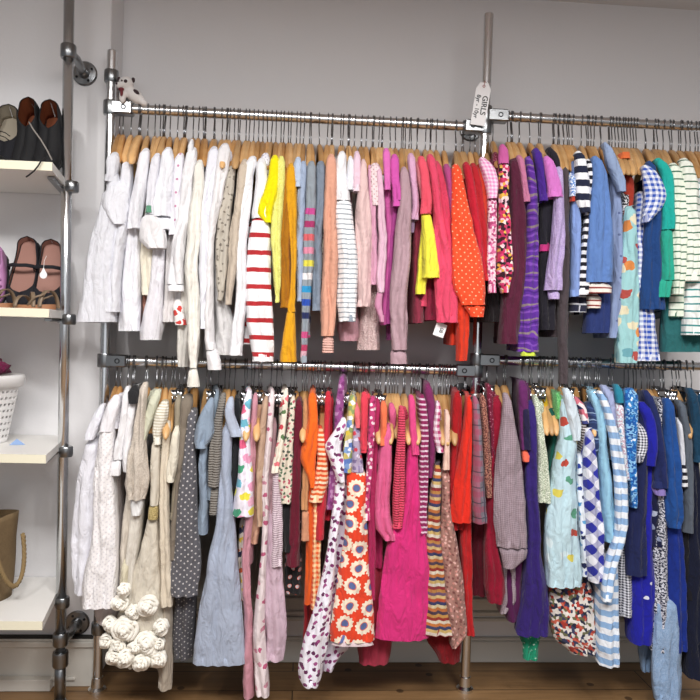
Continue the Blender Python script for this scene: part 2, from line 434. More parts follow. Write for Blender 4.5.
def clipped():
    r = empty('clip_hanger', (0, 0, 0)); ob('cross_bar', ROD, r); ob('hook', HOOKS, r)
    for y in (-.128, .11):
        c = ob('clip', CLIP, r, (0, y, -.086)); ob('spring', SPR, c)
    return r
PROTO = {}
def copy_tree(o, parent=None):
    c = o.copy(); C.objects.link(c)
    if parent: c.parent = parent
    for ch in o.children: copy_tree(ch, c)
    return c
def face(x): return -.55*math.atan2(x, CAMD)      # the hangers fan out a little towards the aisle
def hanger(kind, x, z, yaw, lean, label, group, L=0.0):
    yaw += face(x); x -= L*math.sin(yaw)
    tone = {'0': 0, '1': 1, '2': 2, 'c': 4, 'L': 3}[kind]
    if tone not in PROTO:
        h = PROTO[tone] = (clipped() if tone == 4 else wooden(tone))
    else: h = copy_tree(PROTO[tone])
    h.location = (x, 0, z); h.rotation_euler = (0, lean, yaw)
    tag(h, label, 'hanger', group); return h

# ------------------------------------------------------------------ cloth
def smooth01(t): t = max(0.0, min(1.0, t)); return t*t*(3-2*t)
def cloth(O, rows, depth, bx, bhw, seed, z_off=0.0, rnd_top=.03, foldamp=.006, frill=0.0, step=.018, taper=0.0):
    """closed drape of cloth: rows are (x left, x right, z left, z right, y) of its near edge, world metres; returns MB in local space of O"""
    rs = []
    for i in range(len(rows)-1):
        a, c = rows[i], rows[i+1]; L = abs(a[2]-c[2])
        n = max(1, int(round(L/step)))
        for k in range(n):
            t = k/n
            # catmull-rom through the traced rows
            p0 = rows[max(0, i-1)]; p3 = rows[min(len(rows)-1, i+2)]; q = []
            for j in range(5):
                m1 = (c[j]-p0[j])*.5*(.8 if i else .5); m2 = (p3[j]-a[j])*.5*(.8 if i < len(rows)-2 else .5)
                if j in (2, 3, 4): m1 = m2 = c[j]-a[j]
                q.append((2*t**3-3*t*t+1)*a[j]+(t**3-2*t*t+t)*m1+(-2*t**3+3*t*t)*c[j]+(t**3-t*t)*m2)
            rs.append(q)
    rs.append(list(rows[-1]))
    ztop = (rows[0][2]+rows[0][3])/2; M = 11; S = 6 if depth > .1 else 2
    V = []; U = []; ph = random.Random(seed).uniform(0, 6.28)
    N = None
    for k, (xl, xr, zl, zr, yf) in enumerate(rs):
        zc = (zl+zr)/2; a = ztop-zc; e = min(1.0, a/rnd_top) if rnd_top else 1
        hw0 = max(.004, (xr-xl)/2); wf = .62+.38*math.sqrt(max(0, 1-(1-e)**2)); hw = hw0*wf; cx = (xl+xr)/2
        yb = (1-math.sqrt(max(0, 1-(1-e)**2)))*.022
        dep = depth*(1-taper*min(1, a/.5)); r = min(hw*.9, dep*.45, .022)
        grow = smooth01((a-.02)/.18); nf = max(1.0, hw0*2/.034)
        amp = min(foldamp, hw0*.35)*grow
        ring = []
        def nz(x, y): return noise.noise(Vector((x*9+seed*3.1, y*9+seed*1.7, zc*7)))
        for i in range(M):
            u = -1+2*i/(M-1); x = cx+hw*u; yy = r*(1-max(0, 1-abs(u)**2.6*.98)**.5)
            w_ = nf*1.5708*u+ph+1.6*noise.noise(Vector((seed, 3, zc*5))); f = amp*(1.3-2.6*abs(math.sin(w_))**.7)
            if frill: f += frill*math.sin(u*hw0*260+zc*22)*smooth01(a/.05)
            ring.append((x+(.0060*nz(cx, 5)+.0030*noise.noise(Vector((seed, 9, zc*31))))*grow, yf+yb+yy+f*(1-u*u*.5)+.0075*nz(x*1.6, 0)*(.3+.7*grow)+.003*noise.noise(Vector((x*40, seed, zc*26)))*grow, zl+(zr-zl)*(u+1)/2, (hw*u)))
        right, left = [], []
        bhh = min(bhw, hw) if depth > .1 else hw*.85
        bcx = bx if depth > .1 else cx
        for s in range(1, S+1):
            t = s/S; y = yf+yb+r+(dep-r)*t; q = smooth01(t*1.15) if depth > .1 else t
            hh = hw+(bhh-hw)*q; cc = cx+(bcx-cx)*q; wv = .003*noise.noise(Vector((seed, y*14, zc*5)))*grow*(1 if depth > .1 else 0)
            if s == S: hh *= .5
            right.append((cc+hh+wv, y, zr, hw+(y-yf)))
            left.append((cc-hh+wv, y, zl, -hw-(y-yf)))
        ring = ring+right+left[::-1]
        if N is None: N = len(ring)
        for (x, y, z, u) in ring: V.append((x-O[0], y-O[1], z-O[2]+z_off)); U.append((u, z-ztop))
    F = []; R = len(rs)
    for k in range(R-1):
        for i in range(N):
            j = (i+1) % N; F.append((k*N+i, k*N+j, (k+1)*N+j, (k+1)*N+i))
    # crown of the shoulder, and a recessed underside inside the hem
    def capring(base, zoff, sc, flip):
        c = Vector((sum(V[base+i][0] for i in range(N))/N, sum(V[base+i][1] for i in range(N))/N, 0))
        st = len(V)
        for i in range(N):
            p = V[base+i]; V.append((c.x+(p[0]-c.x)*sc, c.y+(p[1]-c.y)*(sc if depth < .1 else .97), p[2]+zoff)); U.append(U[base+i])
        for i in range(N):
            j = (i+1) % N; f = (base+i, base+j, st+j, st+i); F.append(f if flip else f[::-1])
        cz = sum(V[st+i][2] for i in range(N))/N; V.append((c.x, c.y, cz)); U.append(U[base+N//2]); ce = len(V)-1
        for i in range(N):
            j = (i+1) % N; f = (st+i, st+j, ce); F.append(f if flip else f[::-1])
    capring(0, .004, .6, False)
    st = len(V)                                   # the hem turns under on its own edge loop, so it stays crisp
    for i in range(N): V.append(V[(R-1)*N+i]); U.append(U[(R-1)*N+i])
    capring(st, .022, .80, True)
    b = MB(); b.add(V, F, U); return b

GR = ['garments on the upper rail, long bay', 'garments on the upper rail, short bay', 'garments on the lower rail, long bay', 'garments on the lower rail, short bay']
HG = ['hangers on the upper rail', 'hangers on the upper rail', 'hangers on the lower rail', 'hangers on the lower rail']
prev = ['']*4; count = [0]
def rows_of(s, Y):
    out = []
    for t in s.split():
        y, a, c = (float(q) for q in t.split(',')); xl, zl = at(a, y, Y); xr, zr = at(c, y, Y); out.append([xl, xr, zl, zr, Y])
    return out
def g(rail, name, short, cat, hang, mat, pieces, d=.18, hem=None, seed=None, hx=None, autob=True, where=None):
    """one garment and the hanger it hangs from. pieces: (part, material or '', 's' sleeve or 'b' body, distance offset, traced near edge)"""
    name = name[:-4]+'_shirt' if name.endswith('_top') else name
    count[0] += 1; sd = seed or count[0]; zr = RAILZ[rail]
    P0 = rows_of(pieces[0][4], -(d+pieces[0][3])); top = P0[0]
    X = (top[0]+top[1])/2 if hx is None else at(hx, 130 if rail < 2 else 380, 0)[0]
    zt = (top[2]+top[3])/2
    words = lambda s: len(s.split())
    lab = short+(', '+where if where else (' hanging beside the '+prev[rail] if prev[rail] and words(short)+words(prev[rail])+3 <= 16 else (' on the lower rail' if rail > 1 else ' on the upper rail')))
    prev[rail] = short
    O = (X, 0.0, zt)
    todo = []
    has_b = any(p[2] == 'b' for p in pieces)
    if autob and not has_b:
        zb = min((r[2]+r[3])/2 for r in P0)+.05
        if hem: zb = at(350, hem, -.12)[1]
        zb = max(zb, zt-.56)
        if zt-zb > .08:
            yy = -(d-.035); m = mat
            hx0 = (top[0]+top[1])/2
            rws = [[X-.013, X+.013, zt-.012, zt-.012, yy], [X-.014, X+.014, (zt+zb)/2, (zt+zb)/2, yy], [X-.015, X+.015, zb, zb, yy]]
            todo.append(('body', mat, rws, .30, 0.0, {}))
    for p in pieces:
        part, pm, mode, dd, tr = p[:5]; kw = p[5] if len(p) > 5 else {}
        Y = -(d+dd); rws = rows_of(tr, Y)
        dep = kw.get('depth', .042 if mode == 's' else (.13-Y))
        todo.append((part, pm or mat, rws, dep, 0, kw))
    # the turned cuff of a sleeve, where the photographed sleeve ends in one
    parts = [p[0] for p in pieces]
    if cat in ('top', 'cardigan', 'shirt', 'sweater', 'sweatshirt', 'blouse', 't-shirt') and pieces[0][0] == 'sleeve' and 'cuff' not in parts:
        a, e = P0[-2], P0[-1]; L = abs(a[2]-e[2]); hh = min(.022 if cat != 't-shirt' else .012, L*.6)
        if (P0[0][2]-e[2]) > .09:
            t = hh/L; m_ = [e[j]+(a[j]-e[j])*t for j in range(4)]; w_ = (e[1]-e[0])*.03
            kn = .0035
            todo.append(('cuff', mat, [[m_[0]-w_, m_[1]+w_, m_[2], m_[3], P0[0][4]-kn], [e[0]-w_*.6, e[1]+w_*.6, e[2]-.002, e[3]-.002, P0[0][4]-kn]], .049, 0, {'rt': .003}))
    single = len(todo) == 1
    root = None if single else empty(name, O)
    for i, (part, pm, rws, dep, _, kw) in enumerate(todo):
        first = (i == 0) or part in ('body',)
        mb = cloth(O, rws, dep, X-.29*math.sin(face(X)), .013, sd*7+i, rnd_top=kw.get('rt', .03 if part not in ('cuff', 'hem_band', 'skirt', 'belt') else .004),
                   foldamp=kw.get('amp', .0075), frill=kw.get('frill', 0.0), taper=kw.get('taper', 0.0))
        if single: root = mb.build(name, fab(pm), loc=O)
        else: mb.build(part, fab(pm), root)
    tag(root, lab, cat, GR[rail])
    if hang != '-':
        kindw = 'black clip hanger' if hang == 'c' else 'pale wooden hanger'
        lb = kindw+' holding the '+short
        hanger(hang, X, zr, rnd.uniform(-.05, .05), rnd.uniform(-.045, .045), lb, HG[rail], .172)
    return root
W1, W2, W3 = 'p:#eeeef4', 'p:#e6e6ee', 'p:#ece8de'
# ---- upper rail, long bay (white to red) ----
g(0, 'sleeveless_dress', 'long white sleeveless dress with frilled armhole', 'dress', '1', 'p:#e2e3ea',
  [('body', '', 'b', 0, '186,101,121 205,98,121 240,89,116 280,82,114 305,78,114 322,75,113'), ('shoulder_frill', '', 's', .012, '151,106,118 160,104,118 172,105,116 181,103,112', {'frill': .004}), ('armhole', '', 's', .004, '168,109,116 190,104,121')], hx=125)
g(0, 'frilled_blouse', 'white blouse with wide gathered shoulder frill', 'blouse', '1', 'p:#e9eaf1',
  [('body', '', 'b', 0, '158,121,131 180,119,131 215,113,129 260,108,121 312,103,118'), ('shoulder_frill', '', 's', .015, '180,110,128 192,103,129 206,101,127 218,107,126 224,114,124', {'frill': .003})], hx=130)
g(0, 'short_sleeve_blouse', 'white linen blouse with plain short sleeves', 'blouse', '1', 'p:#f0f0f6',
  [('sleeve', '', 's', .01, '147,139,149 175,134,147 200,129,143 228,126,139'), ('body', '', 'b', -.03, '160,138,146 230,126,140 290,119,139 331,116,138')], hx=146)
g(0, 'embroidered_blouse', 'white blouse with green stitching and puffed ivory cuff', 'blouse', '0', 'p:#ececf4',
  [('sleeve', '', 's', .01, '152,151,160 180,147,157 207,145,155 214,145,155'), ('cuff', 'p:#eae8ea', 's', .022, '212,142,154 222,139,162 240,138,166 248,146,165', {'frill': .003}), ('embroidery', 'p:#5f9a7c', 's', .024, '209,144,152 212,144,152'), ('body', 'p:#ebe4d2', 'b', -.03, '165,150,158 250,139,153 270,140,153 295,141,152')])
g(0, 'terracotta_top', 'terracotta top half hidden among whites', 'top', '2', 'p:#b8816f', [('body', '', 'b', -.06, '170,158,162 270,142,156 331,141,153')], d=.16)
g(0, 'crew_tee', 'bright white tee with turned back cuff', 't-shirt', '0', 'p:#f1f2f8',
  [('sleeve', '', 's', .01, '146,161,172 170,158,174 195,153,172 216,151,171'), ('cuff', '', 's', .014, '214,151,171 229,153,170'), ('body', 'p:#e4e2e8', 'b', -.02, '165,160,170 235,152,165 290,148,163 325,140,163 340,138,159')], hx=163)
g(0, 'dotted_top', 'white top with small pink dots', 'top', '1', 'dt:#eceaf2:#c58aa8:.03:.13',
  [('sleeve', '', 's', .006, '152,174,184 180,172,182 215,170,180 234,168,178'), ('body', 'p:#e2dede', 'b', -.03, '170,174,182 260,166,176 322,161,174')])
g(0, 'poplin_shirt', 'white poplin shirt with long straight sleeve', 'shirt', '1', 'p:#eeedf0',
  [('sleeve', '', 's', .016, '146,186,197 175,181,194 215,176,189 255,170,184 284,166,183'), ('cuff', '', 's', .018, '280,166,183 291,167,183')], hx=186)
g(0, 'strappy_top', 'white strappy top with lace trim hem', 'top', '0', 'p:#ebebee',
  [('strap', '', 's', .01, '138,188,193 152,187,193 160,190,196'), ('body', '', 'b', -.03, '165,184,192 250,178,189 300,172,182 322,172,182'), ('hem_print', 'fl:#ebe6e4:#c8403a:.03:0.265', 's', .0, '300,171,181 325,174,186')], hx=192)
g(0, 'ivory_cardigan', 'ivory long sleeved cardigan reaching lowest of whites', 'cardigan', '2', 'p:#eeebe2',
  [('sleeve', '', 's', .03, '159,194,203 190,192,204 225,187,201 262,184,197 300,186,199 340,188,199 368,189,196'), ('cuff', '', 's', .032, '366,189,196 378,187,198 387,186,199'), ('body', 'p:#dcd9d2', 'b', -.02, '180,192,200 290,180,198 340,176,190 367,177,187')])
g(0, 'long_sleeve_top', 'cool white jersey top with narrow sleeve', 'top', '1', 'p:#eaebf4',
  [('sleeve', '', 's', .014, '145,208,218 175,204,217 210,198,212 250,198,212 300,200,209 328,200,206')], hx=209)
g(0, 'linen_shirt', 'crumpled white linen shirt with gathered wrist', 'shirt', '0', 'p:#eceaec',
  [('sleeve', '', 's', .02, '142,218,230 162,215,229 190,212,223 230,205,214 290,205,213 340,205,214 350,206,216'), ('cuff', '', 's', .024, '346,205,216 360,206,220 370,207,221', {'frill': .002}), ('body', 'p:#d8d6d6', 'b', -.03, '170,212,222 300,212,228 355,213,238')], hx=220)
g(0, 'smock_top', 'white smock top with small flutter sleeve', 'top', '1', 'dt:#e9e9f2:#b9bcd0:.02:.12', [('sleeve', '', 's', .0, '150,226,232 165,221,232 185,216,226 200,215,222 208,214,220')], d=.165)
g(0, 'printed_top', 'greige top printed with tiny animals', 'top', '1', 'fl:#b9b2a6:#7b746b:.02:0.172',
  [('sleeve', '', 's', .005, '162,228,236 185,224,234 215,218,231 250,215,229 280,215,225 300,217,222')], hx=230)
g(0, 'oatmeal_top', 'plain oatmeal beige long sleeved top', 'top', '0', 'p:#c9bbaa',
  [('sleeve', '', 's', .02, '158,240,248 172,237,247 205,234,243 250,228,238 285,225,233 304,225,231')])
g(0, 'white_cardigan', 'crisp white cardigan with button at shoulder', 'cardigan', '0', 'p:#f0f0f4',
  [('sleeve', '', 's', .016, '155,246,258 175,243,253 210,239,250 250,236,246 300,235,246 330,232,244 355,229,242')], hx=249)
g(0, 'lace_top', 'white lace top with cutwork yoke', 'top', '1', 'ey:#e6e4ec:#b9b5c4', [('sleeve', '', 's', .0, '152,260,270 170,258,270 178,262,268')], d=.17)
g(0, 'striped_jersey', 'white jersey with bold red stripes', 'top', '1', 'st:#f0eff2:#b12b31:.0535:.27',
  [('sleeve', '', 's', .022, '214,252,269 240,248,271 280,245,271 320,247,274 345,250,274 361,252,273'), ('yoke', 'p:#efeff3', 's', .018, '157,256,266 185,255,268 218,251,270')], hx=258)
g(0, 'yellow_tee', 'vivid yellow short sleeved tee', 't-shirt', '1', 'p:#f2e400',
  [('sleeve', '', 's', .03, '154,270,279 175,268,279 195,262,278 213,257,273 222,266,271')])
g(0, 'lime_top', 'pale lime marl long sleeved top', 'top', '2', 'me:#d8d76a:#e6e58c',
  [('sleeve', '', 's', .026, '155,277,285 180,275,285 225,271,282 270,272,280 302,275,279')])
g(0, 'ochre_top', 'dark ochre long sleeved top', 'top', '1', 'p:#a86e12',
  [('sleeve', '', 's', .014, '166,283,289 200,282,289 240,279,290 290,279,290 307,280,289')])
g(0, 'mustard_flared_shirt', 'bright mustard top flaring to a wide cuff', 'top', '0', 'p:#e0a21c',
  [('sleeve', '', 's', .02, '162,287,295 190,285,297 225,289,297 280,290,295 312,287,295'), ('cuff', '', 's', .02, '308,287,295 335,283,296 362,280,297')])
g(0, 'flutter_top', 'pale blue top with loose flutter sleeve', 'top', '0', 'p:#bccbe2', [('sleeve', '', 's', .016, '156,294,302 170,293,302 186,295,301')])
g(0, 'powder_top', 'dusty blue plain long sleeved top', 'top', '1', 'p:#a3b2cb', [('sleeve', '', 's', .01, '160,300,307 200,297,306 250,296,305 301,297,304')])
g(0, 'rainbow_striped_top', 'grey top with pink, yellow, blue and navy bands', 'top', '1',
  'ms:#8f98a1,#8f98a1,#8f98a1,#8f98a1,#8f98a1,#8f98a1,#8f98a1,#c44d92,#8f98a1,#a53668,#8f98a1,#d7656b,#8f98a1,#d989a3,#8f98a1,#d8d04e,#8f98a1,#e8e6e8,#8f98a1,#2f8fc2,#8f98a1,#2a4fb0,#8f98a1,#27305c,#8f98a1,#8f98a1,#c44d82,#8f98a1,#b03c60,#c9a0ac,#8f98a1,#8f98a1:.66',
  [('sleeve', '', 's', .02, '160,307,316 190,306,316 240,304,315 290,302,312 330,302,309 362,301,307')])
g(0, 'slate_top', 'plain slate grey top', 'top', '1', 'p:#7f8b9b', [('sleeve', '', 's', .01, '160,316,326 200,316,325 260,313,322 310,312,321')])
g(0, 'buttoned_cardigan', 'cream cardigan with tiny floral sprigs', 'cardigan', '1', 'fl:#e6dccb:#a67a78:.016:0.234',
  [('sleeve', '', 's', .0, '168,325,329 220,321,327 262,316,325 281,313,323')], d=.165)
g(0, 'peach_sweatshirt', 'peach sweatshirt with pink ribbed cuff', 'sweatshirt', '0', 'p:#e0a58d',
  [('sleeve', '', 's', .03, '153,327,336 175,325,337 215,324,337 270,322,337 310,321,337 336,322,335'), ('cuff', 'rb:#e3b2a6', 's', .028, '334,323,334 353,322,334')])
g(0, 'breton_top', 'white top with thin grey stripes', 'top', '0', 'st:#eef0f2:#8b95a0:.0155:.22',
  [('sleeve', '', 's', .028, '197,335,352 225,335,354 260,337,357 300,337,357 321,339,356'), ('yoke', 'p:#f0f0f3', 's', .02, '150,338,347 170,335,347 200,335,351')], hx=340)
g(0, 'mauve_ruffle_top', 'dusty mauve top with frilled hem', 'top', '1', 'p:#b98b95', [('body', '', 'b', -.03, '180,347,352 315,340,358 330,338,360 341,340,358', {'frill': .003})], d=.17)
g(0, 'white_tee', 'small white tee with short sleeve', 't-shirt', '0', 'p:#ecedf4', [('sleeve', '', 's', .015, '155,348,354 175,347,355 189,346,354')])
g(0, 'shell_pink_tee', 'shell pink tee with rolled cuff', 't-shirt', '0', 'p:#ebcddd', [('sleeve', '', 's', .018, '150,354,361 175,353,361 187,353,361'), ('cuff', 'p:#f0dbe6', 's', .02, '185,353,361 191,353,361')])
g(0, 'pink_long_sleeve', 'pale blush long sleeved top', 'top', '1', 'p:#e6c6c4', [('sleeve', '', 's', .02, '158,361,367 180,359,368 215,355,371 260,356,372 306,357,370')])
g(0, 'orchid_long_sleeve', 'soft lilac pink long sleeved top', 'top', '1', 'p:#d9a3bd', [('sleeve', '', 's', .006, '164,368,373 200,369,376 250,371,378 284,371,377')])
g(0, 'lace_dress', 'pale pink lace dress with glittery skirt', 'dress', '0', 'ey:#ead8da:#cfa9ae', [('sleeve', '', 's', .012, '162,370,382 185,370,382 205,372,382'), ('skirt', 'sq:#b99798:#e9d6d2', 'b', -.04, '200,372,380 282,362,378 320,359,380 350,357,380')])
g(0, 'knotted_cardigan', 'lilac pink cardigan with tied cuff', 'cardigan', '0', 'p:#e2bccf', [('sleeve', '', 's', .02, '165,377,382 200,378,385 240,379,387 280,376,385 292,378,384'), ('tie', 'p:#cf8fae', 's', .022, '288,378,384 305,375,382 322,380,384')])
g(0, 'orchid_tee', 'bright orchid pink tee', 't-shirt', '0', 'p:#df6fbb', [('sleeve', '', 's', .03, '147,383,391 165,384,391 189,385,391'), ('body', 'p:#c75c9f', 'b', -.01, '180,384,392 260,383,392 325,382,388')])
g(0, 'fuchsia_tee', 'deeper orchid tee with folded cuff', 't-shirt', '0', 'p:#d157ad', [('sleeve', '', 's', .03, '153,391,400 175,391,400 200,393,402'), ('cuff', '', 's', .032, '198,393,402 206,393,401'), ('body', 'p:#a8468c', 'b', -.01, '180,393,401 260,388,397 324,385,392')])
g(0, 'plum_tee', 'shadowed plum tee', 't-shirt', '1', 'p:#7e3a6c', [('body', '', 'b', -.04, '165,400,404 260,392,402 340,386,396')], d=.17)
g(0, 'taupe_long_sleeve', 'long taupe mauve cardigan sleeve reaching the lower rail', 'cardigan', '0', 'p:#b597a0', [('sleeve', '', 's', .034, '166,401,409 195,400,412 240,395,412 290,391,409 330,391,408 350,392,407'), ('cuff', '', 's', .034, '348,391,407 364,391,408')])
g(0, 'grape_top', 'greyish grape top', 'top', '0', 'p:#8b7390', [('sleeve', '', 's', .004, '163,410,415 200,411,416 232,410,414')])
g(0, 'lilac_tee', 'lilac pink short sleeved tee', 't-shirt', '0', 'p:#d8a9c8', [('sleeve', '', 's', .02, '152,408,416 175,410,417 205,413,420 219,412,419')])
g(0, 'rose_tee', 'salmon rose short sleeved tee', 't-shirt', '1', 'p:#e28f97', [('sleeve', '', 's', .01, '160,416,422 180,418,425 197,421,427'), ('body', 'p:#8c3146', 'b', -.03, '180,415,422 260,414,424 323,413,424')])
g(0, 'coral_tee', 'coral red tee over yellow layer', 't-shirt', '0', 'p:#e9566b', [('sleeve', '', 's', .03, '155,418,427 175,421,430 200,422,433 213,421,432'), ])
g(0, 'lemon_top', 'lemon yellow shirt showing under coral', 'shirt', '0', 'p:#efe84a', [('sleeve', '', 's', .026, '208,422,431 235,423,436 260,423,439 277,423,441'), ('body', '', 'b', .0, '205,424,428 270,418,428 294,416,426')], hx=424, autob=False)
g(0, 'watermelon_top', 'watermelon pink long sleeved top with price tag', 'top', '0', 'p:#e04c6c', [('sleeve', '', 's', .016, '153,427,436 180,431,440 215,434,446 260,434,455 300,436,459 322,438,459')])
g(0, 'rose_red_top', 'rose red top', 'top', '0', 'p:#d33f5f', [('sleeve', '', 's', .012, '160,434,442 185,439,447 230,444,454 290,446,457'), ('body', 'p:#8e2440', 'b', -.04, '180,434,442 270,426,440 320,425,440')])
g(0, 'magenta_top', 'muted magenta top', 'top', '1', 'p:#b04a86', [('sleeve', '', 's', .01, '163,444,452 190,448,455 240,452,458')])
g(0, 'dotted_orange_top', 'orange red blouse with tiny pale dots', 'blouse', '0', 'dt:#f0502c:#f8c09a:.016:.13', [('sleeve', '', 's', .035, '163,453,462 190,453,467 225,453,475 265,453,484 288,455,487 305,463,487'), ('cuff', '', 's', .035, '302,463,487 317,472,485')], hx=457)
g(0, 'flame_trousers', 'flame red leggings hanging below the dotted blouse', 'leggings', '1', 'p:#d93a20', [('leg', '', 's', .01, '180,459,466 290,456,470 330,457,470 361,457,468')], d=.17)
g(0, 'crimson_top', 'crimson long sleeved top', 'top', '0', 'p:#c01f35', [('sleeve', '', 's', .012, '161,464,472 190,468,477 240,475,483 285,477,485')])
g(0, 'scarlet_top', 'deep scarlet top', 'top', '0', 'p:#b3202a', [('sleeve', '', 's', .008, '162,471,479 190,475,484 240,482,488 280,484,489')])
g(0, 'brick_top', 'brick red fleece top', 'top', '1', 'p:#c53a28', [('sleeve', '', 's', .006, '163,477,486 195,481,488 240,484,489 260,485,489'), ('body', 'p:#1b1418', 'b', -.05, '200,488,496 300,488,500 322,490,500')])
g(0, 'gingham_blouse', 'pink gingham blouse with gathered floral sleeve', 'blouse', '0', 'mx:#d06a9a,#e9bcd0,#a84270,#f0d8e0:150', [('sleeve', '', 's', .02, '195,489,498 230,489,498 265,489,498 292,490,497'), ('shoulder', 'gi:#e58bc0:#f6dcec:.012', 's', .028, '156,480,489 168,482,497 182,486,500 198,489,498', {'frill': .001})], hx=478)
# ---- upper rail, short bay (pink to green) ----
g(1, 'maroon_print_top', 'maroon top with dense small print', 'top', '1', 'sp:#6f2038:#b8687e:220:.55', [('sleeve', '', 's', .0, '151,494,501 175,493,500 200,496,500')], d=.16)
g(1, 'meadow_print_top', 'black and pink top with dense white flower print', 'top', '0', 'mx:#d23f78,#f0d9d2,#231a22,#c9395f,#e8b74e,#eec3d2,#3a1a28,#c02f5c:120', [('sleeve', '', 's', .024, '160,500,511 200,500,510 240,499,513 270,498,515 285,500,511 292,503,509'), ('shoulder', 'p:#cf62a4', 's', .026, '143,501,509 155,500,510 163,500,510')], hx=507)
g(1, 'burgundy_trousers', 'dark burgundy long straight trousers', 'trousers', '0', 'p:#561d36', [('body', '', 'b', .01, '157,511,521 200,511,526 250,509,529 300,505,525 344,502,520')])
g(1, 'dusty_pink_tee', 'dusty rose tee with banded cuff', 't-shirt', '0', 'p:#c77a9e', [('sleeve', '', 's', .015, '154,518,525 180,522,528 201,524,531')])
g(1, 'purple_zebra_top', 'purple dress with wavy lilac and olive bands', 'dress', '1', 'zb:#5b2d94,#5b2d94,#7d4bb0,#5b2d94,#4a2280,#6a37a0,#8a7a80,#5b2d94:.05', [('body', '', 'b', .012, '155,527,534 185,529,538 230,528,540 290,522,540 330,520,540 352,520,541'), ('hem', 'p:#c9dc4a', 's', .014, '350,530,540 356,522,538')])
g(1, 'violet_tee', 'deep violet short sleeved tee', 't-shirt', '0', 'p:#47248a', [('sleeve', '', 's', .02, '147,534,543 170,538,546 200,541,549')], hx=533)
g(1, 'orchid_puff_tee', 'bright orchid tee with flared short sleeve', 't-shirt', '0', 'p:#d97ccd', [('sleeve', '', 's', .035, '155,545,554 170,547,559 185,549,564 196,549,565')], hx=544)
g(1, 'black_pink_top', 'black top with hot pink band', 'top', '0', 'p:#22202a', [('sleeve', '', 's', .012, '146,549,556 160,553,561 172,557,561'), ('body', '', 'b', -.01, '190,543,556 243,542,555 300,541,557 330,543,557'), ('band', 'p:#c2357c', 's', .0, '240,542,553 251,541,552')], hx=548)
g(1, 'sparkly_cardigan', 'sparkly lilac grey cardigan sleeve', 'cardigan', '1', 'me:#a68fc4:#c4b4d8', [('sleeve', '', 's', .03, '164,557,564 200,556,566 240,553,567 275,548,564 290,546,563'), ('cuff', '', 's', .03, '288,549,562 299,551,561')], hx=556)
g(1, 'charcoal_leggings', 'charcoal brown leggings hanging past the lower rail', 'leggings', '0', 'p:#4c4347', [('leg', '', 's', .006, '165,564,570 200,563,572 270,560,571 330,560,570 384,561,569')])
g(1, 'blue_blossom_top', 'blue and white blossom print top with red edge', 'top', '1', 'td:#dfe8f4,#5a86cc,#e7eef8,#3c66b8:70', [('sleeve', '', 's', .022, '172,570,577 188,571,577 196,571,576'), ('trim', 'p:#c0402e', 's', .024, '195,571,576 201,572,576')])
g(1, 'periwinkle_top', 'plain periwinkle blue top', 'top', '0', 'p:#8aa5e0', [('sleeve', '', 's', .01, '160,574,580 200,573,581 250,573,582 296,572,580')])
g(1, 'wide_striped_tee', 'navy and white broad striped tee', 't-shirt', '0', 'st:#eceff4:#20263e:.044:.5', [('sleeve', '', 's', .034, '150,577,586 165,577,589 185,577,593 200,578,593 212,583,591')], hx=577)
g(1, 'navy_striped_shirt', 'white shirt with narrow black stripes', 'shirt', '0', 'st:#f0f0f2:#1b1b26:.0255:.5', [('sleeve', '', 's', .016, '158,588,594 200,588,596 240,584,594 270,581,591 294,579,590')], hx=583)
g(1, 'striped_hem_top', 'navy top with fine white stripes at hem', 'top', '1', 'st:#2a2c40:#d4d6de:.026:.2', [('body', '', 'b', -.02, '200,588,596 290,571,590 312,570,588')], d=.17)
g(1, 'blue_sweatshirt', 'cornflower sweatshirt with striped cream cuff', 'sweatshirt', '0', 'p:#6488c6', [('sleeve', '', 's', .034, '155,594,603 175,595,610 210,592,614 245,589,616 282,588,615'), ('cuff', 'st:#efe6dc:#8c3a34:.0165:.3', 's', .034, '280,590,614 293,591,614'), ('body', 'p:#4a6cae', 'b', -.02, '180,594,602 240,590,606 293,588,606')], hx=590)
g(1, 'striped_back_cuff_top', 'navy cardigan with striped cream cuff below', 'cardigan', '1', 'p:#2b3a72', [('body', '', 'b', -.02, '200,600,610 300,590,612 333,586,612'), ('cuff', 'st:#efe6dc:#8c3a34:.0165:.3', 's', .01, '293,589,604 308,590,603')], d=.17)
g(1, 'chambray_dress', 'long chambray shirt dress with dark buttons', 'dress', '0', 'dt:#8b9cc2:#5d6b94:.05:.08', [('sleeve', 'p:#95a9cc', 's', .03, '141,606,611 160,608,620 180,616,627 191,620,627'), ('body', '', 'b', -.01, '170,612,620 220,614,624 270,615,625 320,613,624 338,612,618')], hx=601)
g(1, 'red_knit_top', 'brick red top with orange neckline trim', 'top', '0', 'p:#a93a2a', [('sleeve', '', 's', .006, '172,623,635 190,625,636 206,626,634'), ('neck_trim', 'p:#e0703c', 's', .006, '152,620,632 158,621,633')], d=.15, hx=614)
g(1, 'monochrome_dotted_top', 'black top speckled with white', 'top', '0', 'sp:#1c1c22:#dcdce0:160:.52', [('body', '', 'b', -.02, '190,624,631 226,623,629')], d=.18, hx=618)
g(1, 'aqua_print_dress', 'long aqua dress with cartoonish flower print', 'dress', '0', 'fl:#9fcfd2:#d98a4a,#9fcfd2,#b2504a,#e8e0c0,#9fcfd2,#6fa8b4:.05:0.328', [('body', '', 'b', .006, '205,627,638 250,625,641 300,621,642 340,620,641 363,620,639')], hx=622)
g(1, 'gingham_dress', 'royal blue gingham dress with puffed sleeve', 'dress', '0', 'gi:#2f55b8:#e9edf6:.0175', [('sleeve', '', 's', .035, '164,645,655 178,646,664 195,647,669 210,646,662 222,645,650', {'frill': .001}), ('body', '', 'b', -.01, '190,640,650 230,637,646 280,638,646 315,638,656 340,637,661 361,638,664')], hx=636)
